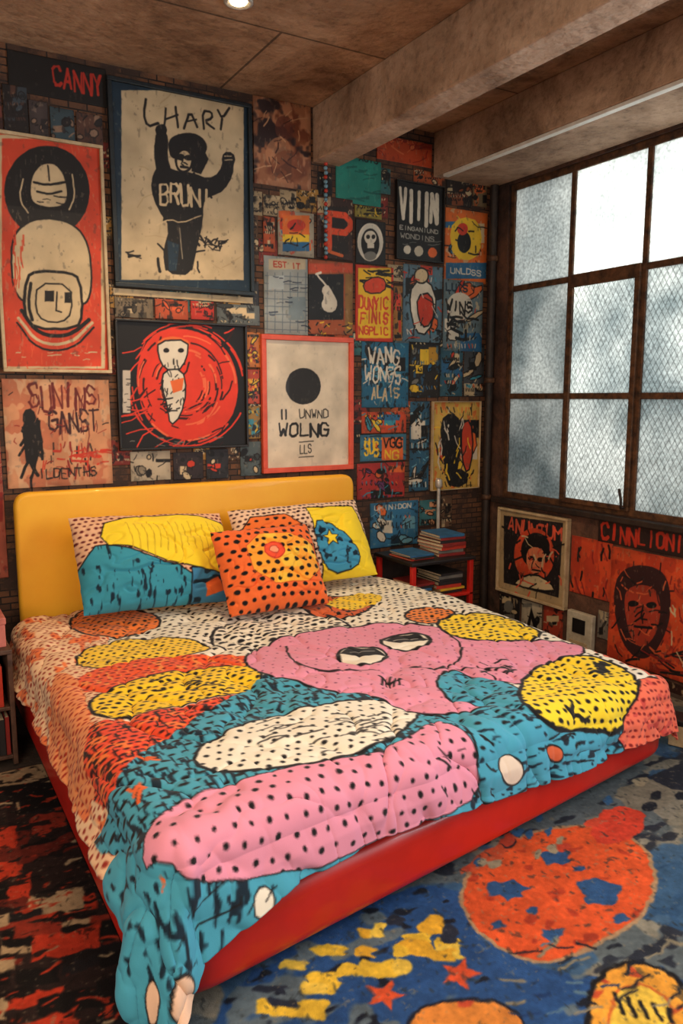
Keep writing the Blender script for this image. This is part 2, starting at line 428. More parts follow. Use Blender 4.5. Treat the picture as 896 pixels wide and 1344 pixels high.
# --- the big ones
def p1(c):
    c.rect(-2,178,137,484,CREAM); c.rect(2,183,132,481,C8(216,70,42))
    c.strokes(50,2,190,130,480,14,1,C8(232,100,62),4,ang=1.5,spread=.3)
    c.ell(61,252,56,60,BLK)
    c.poly([(38,262),(40,232),(52,216),(66,214),(80,222),(88,246),(88,268),(72,274),(50,272)],CREAM,sm=2,out=BLK,ow=2)
    c.line([(44,240),(60,244),(84,240)],3,BLK,sm=1);c.line([(48,252),(64,256),(80,252)],2.5,BLK,sm=1);c.line([(62,218),(64,238)],2,BLK);c.strokes(5,46,256,84,268,12,1.5,BLK,3,ang=.1,spread=.2)
    c.line([(30,236),(24,262),(36,280)],2,CREAM,sm=2);c.line([(94,230),(98,258),(90,276)],2,CREAM,sm=2)
    c.poly([(14,350),(16,310),(34,292),(60,286),(92,292),(112,312),(120,350),(118,392),(106,402),(34,400),(18,384)],CREAM,sm=2,out=BLK,ow=2.5)
    c.strokes(16,16,305,30,370,26,1.6,C8(216,70,42),8,ang=1.55,spread=.08)
    c.poly([(34,364),(48,356),(90,358),(104,366),(108,412),(100,432),(44,432),(30,410)],CREAM,sm=1,out=BLK,ow=3.5)
    c.poly([(48,372),(92,374),(94,412),(80,424),(56,422),(46,408)],CREAM,sm=1,out=BLK,ow=2)
    c.rect(58,382,70,396,BLK);c.rect(84,384,92,398,BLK);c.line([(74,384),(73,408),(80,410)],2,BLK)
    c.line([(28,408),(50,440),(90,442),(116,420)],5,BLK,sm=2);c.line([(24,418),(50,452),(92,452),(120,424)],4,CREAM,sm=2)
    c.line([(22,424),(48,460),(94,460),(122,430)],2.5,BLK,sm=2);c.line([(40,372),(36,400),(42,420)],4,BLK,sm=1)
    c.strokes(10,20,462,120,474,12,1.2,CREAM,9,ang=0,spread=.1)
wall_print('b','framed_poster','red poster of a round-helmeted figure under black disc',-5,138,172,487,C8(216,70,42),p1,frame=M_creamf,fw=.016,off=.012,wear=.5)
def p2(c):
    c.rect(150,110,322,384,NAVY);c.rect(158,120,318,368,C8(204,182,146))
    c.strokes(12,165,130,310,360,30,1,C8(188,164,126),3)
    for pts,w_l in [([(190,132),(187,150),(192,168),(206,163)],3.2),([(216,144),(214,170)],2.6),([(229,142),(232,168)],3),([(215,158),(232,152)],2.4),
                    ([(240,170),(248,146),(257,168)],3),([(243,161),(256,158)],2),([(266,170),(264,147),(276,148),(277,157),(266,160),(279,170)],2.8),([(284,146),(290,157),(299,143)],2.8),([(290,157),(288,171)],3)]:
        c.line(pts,w_l,BLK,sm=1)
    c.poly([(206,240),(200,200),(204,172),(213,170),(220,182),(218,206),(224,226)],BLK,sm=1)
    c.ell(210,172,8,8,BLK,n=10)
    c.poly([(218,192),(224,180),(246,174),(264,180),(272,196),(262,210),(240,204),(224,212)],BLK,sm=2)
    c.ell(240,212,11,15,CREAM,n=12,sm=1,out=BLK,ow=3);c.ell(235,207,6,4,BLK);c.ell(246,208,6,4,BLK);c.line([(236,220),(245,221)],3,BLK);c.strokes(8,230,200,250,228,9,1.6,BLK,12)
    c.poly([(250,198),(262,190),(272,210),(262,230),(250,226)],BLK)
    c.poly([(200,226),(212,216),(230,226),(252,228),(272,236),(286,228),(292,208),(306,206),(304,232),(292,252),(276,258),(266,264),(264,296),(256,330),(250,362),(216,360),(212,330),(222,300),(206,276),(196,250)],BLK,sm=1)
    c.strokes(24,204,225,262,350,20,3,BLK,22,ang=1.4,spread=.6)
    c.poly([(218,316),(220,356),(230,356),(234,322)],NAVY)
    c.ell(298,210,9,10,BLK,n=10);c.line([(293,206),(302,206)],1.2,CREAM);c.line([(293,211),(303,211)],1.2,CREAM)
    c.text('BRUN!',207,242,70,24,3.4,CREAM,1.6,5)
    c.line([(205,296),(222,288),(236,294),(262,284)],1.6,CREAM,sm=1);c.line([(234,300),(238,340)],1.4,C8(150,140,120))
    c.strokes(20,266,316,298,330,13,1.6,BLK,7);c.strokes(5,162,330,186,338,16,2,BLK,8,ang=.3)
wall_print('b','framed_poster','dark-framed cream poster with black hatted figure and lettering',145,328,103,375,NAVY,p2,frame=M_navy,fw=.022,off=.016,wear=.4)
def p2b(c): c.strokes(6,150,380,326,392,20,1,C8(180,160,130),3,ang=0,spread=.1)
wall_print('b','mount_card','plain cream card strip below the dark-framed poster',148,331,378,387,CREAM,p2b,off=.006,rec=False)
def p3(c):
    R=C8(226,58,36)
    c.poly([(176,500),(184,458),(204,436),(236,430),(272,440),(300,462),(312,500),(308,540),(286,568),(250,580),(214,572),(188,548)],R,sm=2)
    rd=random.Random(4)
    for i in range(90):
        r=rd.uniform(.35,1.12);a=rd.uniform(0,6.28);e=rd.uniform(.9,1.1);p=[(242+68*r*math.cos(a+q*.1)*e,506+74*r*math.sin(a+q*.1)) for q in range(int(rd.uniform(3,9)))]
        c.line(p,rd.uniform(1.4,2.8),R if r>1 else (C8(50,14,14) if i%3 else C8(240,110,70)))
    c.strokes(36,176,430,310,580,26,1.9,[R,C8(50,14,14)],15,ang=2.4,spread=.6)
    c.line([(178,470),(206,440),(240,426),(270,432)],2,R,sm=2)
    c.strokes(24,180,520,300,575,34,1.6,R,5,ang=2.6,spread=.4)
    c.ell(226,453,22,11,ORG,n=12);c.poly([(206,448),(246,446),(244,472),(232,488),(214,484),(206,466)],WHT,sm=1,out=BLK,ow=2)
    c.ell(217,460,4,3,BLK);c.ell(236,460,4,3,BLK);c.strokes(7,214,470,234,482,6,1.5,BLK,3,ang=1.5,spread=.1)
    c.poly([(214,486),(238,484),(244,512),(236,546),(222,560),(218,530),(210,506)],WHT,sm=1,out=BLK,ow=2)
    c.strokes(26,212,490,240,545,10,1.6,BLK,6);c.poly([(222,500),(240,496),(238,512),(226,516)],ORG)
    c.rect(160,486,170,542,C8(200,190,175));c.strokes(9,161,490,167,540,5,1,BLK,3,ang=0,spread=.1)
    c.strokes(8,168,574,300,584,10,1.2,GRY,11,ang=0,spread=.1)
wall_print('b','framed_poster','black poster with red scribbled disc and white skeletal figure',153,322,419,591,C8(20,19,22),p3,frame=M_black,fw=.012,off=.014,wear=0)
def p4(c):
    c.noise(C8(196,112,80),.55,.08,.08,3,.8);c.noise(C8(226,180,140),.6,.05,.1,5,.8)
    c.text('SUNINS',36,506,94,30,3.2,C8(110,36,34),2.6,3);c.text('GANST',62,542,70,28,3.2,C8(60,30,34),2.6,4)
    c.strokes(16,40,512,130,560,26,1.4,C8(110,36,34),31,ang=1.57,spread=.06)
    c.strokes(20,36,545,54,620,24,4,BLK,5,ang=1.5,spread=.6);c.ell(38,548,9,12,BLK,n=9);c.poly([(28,560),(52,556),(56,580),(46,612),(34,606)],BLK)
    c.strokes(26,56,575,130,612,18,2,[RED,DRED,BLK],6,ang=1.5,spread=.3)
    c.text('ILDENTHS',50,616,80,12,1.8,BLK,1,8);c.strokes(14,70,590,135,612,20,2.5,RED,9,ang=0,spread=.3);c.strokes(20,10,500,138,638,10,1.2,[BLK,DRED],10)
wall_print('b','wall_poster','weathered peach poster with dark red brush lettering and black figure',6,145,497,642,PEACH,p4)
def p5(c):
    c.ell(396.5,507,23,24,C8(36,34,34))
    c.text('II',366,538,11,12,2.2,BLK);c.text('UNWND',391,538,40,11,1.3,BLK,.8,3)
    c.text('WOLNG',364,557,70,16,3.2,BLK,1.0,4);c.text('LLS',392,584,16,11,1.2,BLK,.3,5)
    c.line([(391,580),(410,579)],1,BLK);c.line([(391,600),(410,599)],1,BLK)
wall_print('b','framed_poster','white poster with black dot and lettering in coral frame',343,460,440,620,C8(222,208,186),p5,frame=M_coralf,fw=.03,off=.012,wear=.2)
def p6(c):
    c.noise(C8(120,66,48),.52,.09,.12,3,.9,.12);c.noise(C8(200,140,104),.56,.05,.07,7,.9,.12);c.noise(C8(44,34,40),.6,.07,.07,9,.9,.1)
    c.ell(372,168,12,16,C8(110,60,50),a=.7);c.ell(364,200,16,20,C8(196,136,98),rot=20,a=.7)
    c.poly([(352,212),(372,194),(394,206),(398,236),(358,236)],C8(140,80,54),sm=2,a=.7);c.strokes(20,340,140,400,235,20,1.4,[C8(70,40,36),C8(210,160,120)],5)
wall_print('b','art_print','faded brown abstract portrait print',332,407,125,240,C8(166,108,76),p6)
def p8(c): c.text('CANNY',68,88,66,24,3.6,C8(184,46,32),1.2,3)
wall_print('b','sign_board','black sign board with red hand lettering',10,138,65,118,C8(24,21,22),p8,cat='sign',dep=.01,wear=.2)
for i,(a,b,t,u) in enumerate([(38,62,131,178),(66,97,140,186),(100,134,147,188)]):
    CP('b','small dark photo print below the black sign board',a,b,t,u,[C8(70,60,60),C8(60,80,90),C8(90,60,50)][i],[C8(150,120,100),C8(40,36,40)],20+i,n=3,st=6,bars=1,txt=False)
CP('b','dark patchwork print beside the black sign board',4,36,110,172,C8(34,28,30),[C8(90,60,50),C8(60,70,80)],29,n=2,st=8)
def p10(c):
    c.rect(424,272,456,334,C8(40,34,34));c.text('P',428,280,38,46,8,C8(232,80,44));c.line([(430,330),(448,336)],4,ORG)
CP('b','dark print with a large orange letter',415,462,256,338,C8(60,40,36),[C8(160,70,44),C8(90,130,150),CREAM],31,extra=p10,n=3,st=10)
CP('b','small framed orange, yellow and blue print',364,411,275,334,C8(170,160,140),[ORG,YEL,BLUE,RED],32,n=6,st=6,extra=lambda c:[c.rect(370,283,405,330,C8(232,116,48)),c.ell(388,296,12,8,RED),c.rect(370,308,405,320,YEL),c.rect(370,318,405,330,BLUE),c.strokes(10,372,300,400,326,10,1.4,BLK,3)])
def p9(c):
    c.rect(352,340,400,354,C8(196,180,150));c.text('EST IT',358,343,36,7,1.4,C8(180,50,36))
    for i in range(6): c.line([(350+i*10,358),(350+i*10,436)],1,C8(100,114,126))
    for i in range(8): c.line([(347,362+i*10),(404,364+i*10)],1,C8(100,114,126))
    c.rect(352,362,372,380,C8(176,186,188));c.rect(378,390,400,420,C8(124,140,148))
    c.strokes(16,350,360,402,430,10,1.2,C8(50,60,80),3,ang=0,spread=.2)
wall_print('b','art_print','pale blue-grey gridded print with small red heading',346,403,335,438,C8(156,162,160),p9)
def p9b(c):
    c.rect(401,346,462,358,C8(206,80,50));c.rect(403,360,450,420,C8(26,26,30))
    c.poly([(420,380),(428,372),(436,384),(443,398),(438,410),(426,410),(420,400),(425,390)],WHT,sm=1)
    c.line([(428,376),(416,362)],2.4,WHT);c.line([(414,360),(420,358)],3,WHT)
    c.rect(452,360,462,438,C8(150,110,60));c.strokes(18,402,422,462,438,8,1.5,[YEL,BLK],4)
wall_print('b','art_print','black print of a white guitar on an orange mount',404,462,340,438,C8(170,86,50),p9b)
def p11(c):
    c.strokes(10,442,215,498,265,22,2,C8(24,100,92),4,ang=0,spread=.2);c.text('XUIS',470,204,26,7,1.4,BLK)
wall_print('b','art_print','plain teal paper square',440,499,203,264,C8(36,134,120),p11,wear=.3)
def p12(c):
    c.ell(485,318,16,24,C8(210,204,190),out=WHT,ow=2);c.ell(485,320,12,20,BLK);c.ell(485,312,8,9,WHT);c.rect(481,320,490,326,WHT);c.ell(482,311,2.5,3,BLK);c.ell(489,311,2.5,3,BLK)
    c.ell(485,336,8,6,GRY)
wall_print('b','art_print','black print with a small white skull medallion',466,505,287,345,C8(30,28,30),p12,wear=.2)
def p13(c):
    c.rect(469,352,512,444,C8(240,192,42));c.strokes(14,470,354,510,374,16,2,BLK,3,ang=.2);c.poly([(474,372),(492,362),(506,368),(504,384),(480,386)],C8(220,70,40),sm=1,out=BLK,ow=1.5)
    c.text('DUNYIC',470,390,40,16,2.4,RED,1.3,4);c.text('FINIS',472,410,38,14,2.4,C8(214,74,44),1.2,5);c.text('NGPLIC',470,428,40,10,1.8,RED,.5,6)
wall_print('b','art_print','yellow print with red brush lettering and red border',466,515,347,447,C8(206,56,38),p13,wear=.3)
def p14(c):
    c.text('VIIIN',523,248,52,40,5,WHT,1.2,3);c.text('EINGANIUND',523,296,52,5,1.0,C8(200,195,184));c.text('WONDINS',524,306,46,6,1.1,C8(180,175,165))
    c.ell(533,328,5,6,WHT,n=10);c.ell(548,330,6,7,C8(200,190,170),n=10);c.ell(566,332,6,7,ORG,n=10);c.strokes(6,524,316,574,322,10,1,GRY,3,ang=0,spread=.1)
wall_print('b','framed_poster','black poster with bold white block lettering',518,580,236,340,C8(26,26,30),p14,frame=M_black,fw=.008,off=.01,wear=.2)
CP('b','orange, yellow and blue figure poster',583,638,272,368,C8(226,110,44),[YEL,BLUE,RED,BLK,CREAM],41,n=4,st=14,off=.006,extra=lambda c:[c.rect(584,345,640,366,BLUE),c.text('UNLDSS',590,351,42,7,1.4,WHT,.6),c.poly([(588,300),(604,284),(628,290),(632,320),(622,342),(594,340)],YEL,sm=1),c.ell(608,318,9,14,BLK),c.ell(606,301,7,8,RED),c.strokes(10,590,294,630,340,12,1.5,BLK,4)])
CP('b','red, white and blue collage poster with figures',528,579,346,448,C8(90,120,138),[RED,WHT,ORG,TEAL,BLK],42,n=6,st=24,extra=lambda c:[c.poly([(540,372),(562,366),(574,400),(560,440),(544,436),(536,400)],WHT,sm=1,out=BLK,ow=2),c.poly([(546,388),(565,384),(570,414),(558,432),(548,420)],RED,sm=1,out=BLK,ow=2),c.ell(552,362,9,10,CREAM,out=BLK,ow=2),c.strokes(16,532,350,576,445,14,1.5,[BLK,RED,WHT],9)])
CP('b','torn poster with dark brush lettering on blue',581,632,366,460,C8(104,126,136),[WHT,RED,ORG,BLUE,CREAM],43,n=5,st=14,extra=lambda c:[c.ell(602,402,17,18,WHT),c.text('WINS',584,394,36,14,2.6,BLK,1.6,3),c.strokes(14,586,415,615,450,14,3,BLK,4),c.text('LUIS',584,372,30,9,2,NAVY)])
CP('b','blue poster with white graffiti lettering',474,535,448,535,C8(36,104,140),[C8(70,140,168),C8(24,60,92),BLK],44,n=3,st=12,extra=lambda c:[c.text('WANG',482,458,44,20,2.6,WHT,2,3),c.text('WONGS',478,482,50,20,2.6,WHT,2,4),c.text('ALAIS',486,508,38,14,2.2,CREAM,1.4,5),c.strokes(8,478,450,532,530,10,1.2,WHT,8)])
CP('b','black and yellow poster with hooded shapes',537,576,452,522,C8(40,36,36),[YEL,C8(200,150,50),GRY,BLUE],45,n=5,st=12)
CP('b','blue collage poster with small pale lettering',577,606,456,520,C8(50,96,116),[CREAM,BLUE,RED,BLK],46,n=6,st=14)
CP('b','dark collage poster with pale patches',608,634,452,520,C8(70,74,80),[CREAM,TEAL,ORG,BLK],47,n=6,st=12)
CP('b','red and blue poster strip with small text',474,532,541,569,C8(206,76,40),[TEAL,BLUE,YEL,BLK],48,n=4,st=8)
CP('b','orange and blue poster with yellow lettering',472,532,571,606,C8(60,116,144),[ORG,YEL,BLUE],49,n=2,st=6,extra=lambda c:[c.rect(500,574,528,604,ORG),c.text('VGG',502,576,26,13,2.2,BLK,1,4),c.text('NG',504,592,20,11,2,YEL,1,7),c.text('SUS',477,579,20,18,2.4,YEL,1.2,5)])
CP('b','tall narrow blue poster with white brush marks',537,562,527,645,C8(44,92,122),[SKY,WHT,BLK],50,n=7,st=34)
CP('b','white-edged poster with yellow and red figures',565,627,527,644,C8(216,176,84),[YEL,RED,WHT,BLK,ORG],51,n=5,st=30,frame=M_creamf,fw=.006,off=.01,extra=lambda c:[c.poly([(576,552),(590,540),(604,552),(602,610),(590,634),(578,600)],BLK,sm=1),c.poly([(604,556),(616,550),(620,590),(612,625),(604,600)],C8(210,70,44),sm=1,out=BLK,ow=2),c.strokes(26,570,545,622,632,18,1.8,[BLK,YEL,WHT],7,ang=1.5,spread=.5)])
CP('b','red and purple collage print above the bedside shelf',468,530,609,656,C8(176,50,46),[TEAL,C8(110,60,110),ORG,BLK],52,n=6,st=14)
CP('b','blue comic-style print propped on the bedside shelf',485,547,661,720,C8(52,116,158),[SKY,WHT,ORG,BLK,NAVY],53,n=6,st=14,extra=lambda c:[c.text('UHINIDON',490,664,50,6,1.2,WHT)],off=.01)
CP('b','small teal and peach print above the bedside shelf',550,575,657,690,C8(60,120,130),[PEACH,BLK],54,n=3,st=8)
CP('b','small brown print above the bedside shelf',578,592,652,692,C8(120,90,70),[CREAM,BLK],55,n=2,st=6)
CP('b','orange paper print near the ceiling beam',494,566,176,208,C8(206,82,44),[C8(230,120,70),C8(160,60,40)],56,n=4,st=14,lc=DRED)
CP('b','small dark print near the ceiling beam',585,618,228,268,C8(44,36,36),[C8(150,80,50),CREAM],57,n=3,st=8)
CP('b','small brown print beside the corner pipe',620,638,232,270,C8(130,110,80),[BLK,ORG],58,n=2,st=8)
for i,(a,b,t,u,bg) in enumerate([(150,200,390,416,C8(130,114,92)),(203,246,392,418,C8(190,80,44)),(250,280,395,419,C8(206,52,38)),(284,340,398,425,C8(96,102,102))]):
    CP('b',['grey contact-strip print','orange block print','red block print','grey and cream scrap print'][i]+' under the dark-framed poster',a,b,t,u,bg,[bg*.6,CREAM,bg*1.15,BLK],60+i,n=2,st=5,bars=4,txt=i!=1)
for i,(a,b,t,u,bg) in enumerate([(171,223,593,632,C8(190,176,152)),(227,266,594,630,C8(50,40,44)),(270,299,590,629,C8(44,44,50)),(315,342,580,625,C8(80,94,98))]):
    CP('b',['cream and black comic print','dark red portrait print','black print with red head','blue-grey clipping'][i]+' above the headboard',a,b,t,u,bg,[BLK,CREAM,RED,bg*.7],70+i,n=4,st=8,bars=1,txt=False)
CP('b','narrow orange strip of clippings',323,341,436,482,C8(206,120,50),[YEL,DRED,BLK],80,n=3,st=8)
CP('b','narrow red strip of clippings',323,340,485,530,C8(196,70,44),[YEL,ORG,BLK],81,n=3,st=8)
CP('b','narrow teal and yellow strip of clippings',323,341,533,576,C8(170,130,60),[TEAL,YEL,BLK],82,n=3,st=8)
CP('b','small orange scrap print beside the framed print',345,360,284,330,C8(190,86,48),[CREAM,BLK],83,n=2,st=5)
CP('b','olive and black scrap print',465,500,269,284,C8(150,136,60),[YEL,BLK],84,n=2,st=6)
CP('b','dull pink paper by the headboard',-14,3,497,760,C8(176,90,70),[C8(190,120,96),DRED],86,n=3,st=8,lc=DRED,txt=False)
CP('b','dark red clipping by the red helmet poster',-24,2,112,166,C8(70,40,36),[C8(120,60,50),BLK],87,n=2,st=6,txt=False)
CP('b','ochre scrap between the posters',516,527,375,447,C8(170,116,54),[RED,BLK],88,n=2,st=5,off=.003)
# scraps filling the gaps
rs=random.Random(77)
scn=[('rust orange',C8(176,84,44)),('dark red',C8(130,44,36)),('grey blue',C8(84,104,116)),('cream',C8(186,162,124)),('ochre',C8(176,130,60)),('black',C8(34,30,32)),('teal',C8(50,104,108)),('brown',C8(104,74,52))]
placed=0
for gy in range(14):
    for gx in range(21):
        x=140+gx*24+rs.uniform(-5,5);y=205+gy*30+rs.uniform(-6,6);w_0=rs.uniform(9,16);h_0=rs.uniform(10,18)
        if y<120+.19*(x-140)+25 or (x>408 and y<216+(x-410)*.05) or x>618: continue
        if y+h_0>625-.03*(x-140) and x<490: continue
        bad=False
        for (a,b,t,u) in RECTS:
            sl=.17*(1-(y-100)/430)
            yy_=y-sl*(x-a)
            ov_x=min(x+w_0,b)-max(x-w_0,a);ov_y=min(yy_+h_0,u)-max(yy_-h_0,t)
            if ov_x>0 and ov_y>0 and ov_x*ov_y>.45*4*w_0*h_0: bad=True;break
        if bad: continue
        nm,cc=scn[rs.randrange(8)];placed+=1
        o=CP('b','small %s paper scrap pinned between posters'%nm,x-w_0,min(x+w_0,637),y-h_0,y+h_0,cc,[cc*.6,CREAM,BLK],400+placed,name='paper_scrap',cat='paper',off=.0018+.0002*(placed%6),n=2,st=6,bars=1,rec=False,curl=.0004)
        o['group']='paper scraps between the posters'

# --- window wall, under the sill
def r1(c):
    c.poly([(664,676),(742,686),(736,784),(664,764)],C8(34,28,30))
    c.text('ANUNTUM',670,680,66,16,2.4,CORAL,1.3,3)
    c.ell(704,728,27,36,C8(214,76,44),n=14,sm=1);c.ell(706,722,20,24,BLK,n=12,sm=1);c.poly([(694,722),(706,716),(718,724),(718,744),(706,756),(694,744)],C8(226,130,90),sm=1)
    c.ell(700,732,4,3,BLK);c.ell(712,734,4,3,BLK);c.line([(700,747),(712,749)],2,BLK);c.strokes(10,690,722,720,756,9,1.6,[BLK,RED],8)
    c.poly([(684,758),(704,752),(726,764),(732,778),(676,768)],CREAM,sm=1,out=BLK,ow=2);c.strokes(44,672,695,738,778,14,1.8,[BLK,BLK,CREAM,CORAL],6)
wall_print('r','framed_poster','cream-framed dark poster with orange face and lettering',657,748,665,773,C8(186,160,120),r1,frame=M_creamf,fw=.016,off=.02)
def r2(c):
    for i,ch in enumerate('CINNLIONI'): c.text(ch,790+i*12.2,687+i*2.0,11.5,20,3.6,C8(206,54,32),1.0,3+i)
wall_print('r','sign_board','dark board with red hand lettering under the window sill',786,912,680,710,C8(44,26,24),r2,cat='sign',wear=.2)
def r3(c):
    c.noise(C8(196,62,36),.55,.07,.07,4,.8);c.noise(C8(150,46,32),.66,.03,.05,14,.8)
    c.poly([(806,780),(812,752),(836,740),(870,746),(882,774),(880,820),(860,860),(838,866),(818,846),(808,810)],C8(58,30,32),sm=2)
    c.poly([(818,780),(834,766),(862,770),(870,800),(860,838),(842,852),(826,834)],C8(176,62,42),sm=2)
    c.strokes(60,808,750,878,860,15,1.6,[BLK,C8(58,30,32),C8(220,100,60)],5);c.ell(832,792,7,4,BLK);c.ell(856,794,7,4,BLK);c.line([(834,822),(856,824)],3,BLK);c.line([(845,794),(842,812),(850,813)],2,BLK)
    c.strokes(24,804,850,900,886,30,2.5,[BLK,DRED],6,ang=.2);c.strokes(16,880,750,902,860,20,2,[DRED,CREAM],7,ang=1.5)
wall_print('r','wall_poster','large orange poster with a dark brushed face',801,912,716,862,C8(226,84,44),r3,off=.008)
def r4(c): c.noise(C8(196,64,40),.55,.04,.15,3,.9);c.strokes(16,748,712,800,780,24,2.4,[BLK,DRED],4,ang=1.5,spread=.3)
wall_print('r','wall_poster','orange-red poster with dark vertical brush strokes',750,803,702,776,C8(222,80,44),r4)
for i,(a,b,t,u,bg) in enumerate([(656,682,779,822,C8(40,36,36)),(685,711,786,828,C8(190,178,156)),(714,739,794,834,C8(186,70,48))]):
    CP('r',['black print with grey figure','cream print with black letter shape','red clipping'][i]+' low on the window wall',a,b,t,u,bg,[[GRY,CREAM],[BLK,GRY],[CREAM,BLK]][i],90+i,n=1,st=4,bars=1,txt=False,extra=[lambda c:[c.ell(668,796,6,8,GRY),c.rect(662,806,676,820,GRY)],lambda c:[c.poly([(692,822),(698,796),(706,824),(701,824),(698,812),(696,824)],BLK)],lambda c:[c.rect(718,808,734,816,CREAM)]][i])
CP('r','small grey card low on the window wall',785,800,800,836,C8(120,112,104),[BLK,CREAM],97,n=1,st=4,bars=1,txt=False)
CP('r','dark red paper low on the window wall',655,760,832,880,C8(84,40,34),[C8(140,60,44),BLK],94,n=3,st=8,txt=False,off=.003)
CP('r','dark print under the big orange poster',801,905,866,900,C8(60,36,32),[C8(150,60,44),BLK,CREAM],95,n=5,st=14,off=.003)

# ------------------------------------------------------------------ room shell
S='structure'
tag(boxes('wall_back',[(-2.2,XR+.2,D,D+.2,0,ZC)],M_wall,0),'dark brick wall covered in posters',kind=S)
WY0,WY1,WZ0,WZ1=1.35,4.05,.925,2.97
tag(boxes('wall_right',[(XR,XR+.2,-.6,D,0,WZ0),(XR,XR+.2,-.6,D,WZ1,ZC),(XR,XR+.2,WY1,D,WZ0,WZ1),(XR,XR+.2,1.1,WY0,WZ0,WZ1)],M_wallr,0),'dark rusty window wall',kind=S)  # unseen gap at the near end, added to let the side fill in
tag(boxes('floor',[(-2.2,XR+.2,-.6,D+.2,-.1,0)],M_floor,0),'dark concrete floor',kind=S)
tag(boxes('ceiling',[(-2.2,XR+.2,-.6,D+.2,ZC,ZC+.1)],M_ceil,0),'stained concrete slab ceiling',kind=S)
tag(boxes('trim_1',[(2.26,2.44,-.6,D,2.95,ZC)],M_beam,.008),'concrete ceiling beam',kind=S)
tag(boxes('trim_2',[(3.127,XR,-.6,D,2.985,ZC)],M_beam,.008),'concrete ceiling beam over the window',kind=S)
tag(boxes('trim_3',[(XR-.05,XR+.01,WY0-.05,WY1+.04,WZ0-.035,WZ0)],M_dark,.006),'dark window sill ledge',kind=S)
tag(boxes('trim_4',[(3.13,3.17,-.6,D-.1,2.966,2.984)],M_litedge,.003),'white strip standing for the lit edge under the window beam',kind=S)  # white colour stands in for light on the window-head underside
# window
WX=XR+.02
w=tag(empty('window_1',(WX,2.7,WZ0)),'steel-framed industrial window with wired frosted glass',kind=S)
rows=[WZ0,1.61,2.31,WZ1];cols=[4.05,3.51,2.97,2.43,1.89,WY0]
bl=[]
def wb(y0,y1,z0,z1,t=.03,x0=0): bl.append((x0,x0+t,y0-2.7,y1-2.7,z0-WZ0,z1-WZ0))
wb(WY0,WY1,WZ0,WZ0+.04,.05);wb(WY0,WY1,WZ1-.04,WZ1,.05);wb(WY1-.04,WY1,WZ0+.04,WZ1-.04,.05);wb(WY0,WY0+.04,WZ0+.04,WZ1-.04,.05)
for y in cols[1:-1]: wb(y-.018,y+.018,WZ0+.04,WZ1-.04,.032)
for z in rows[1:-1]: wb(WY0+.04,WY1-.04,z-.018,z+.018,.028,.001)
child(w,boxes('window_frame',bl,M_rust,.003,1))
bl=[];
for (y0,y1) in [(2.97,3.51)]:
    z0,z1=WZ0+.03,2.31
    for a in [(y0+.01,y1-.01,z0,z0+.03),(y0+.01,y1-.01,z1-.055,z1+.02),(y0+.01,y0+.045,z0+.03,z1-.055),(y1-.045,y1-.01,z0+.03,z1-.055)]: wb(*a,t=.02,x0=-.021)
child(w,boxes('casement',bl,M_rust,.003,1))
hd=tube('handle',[(-.03,3.0-2.7,.05),(-.05,3.0-2.7,.05),(-.055,3.0-2.7,.10),(-.05,3.02-2.7,.16)],.008,M_dark);child(w,hd)
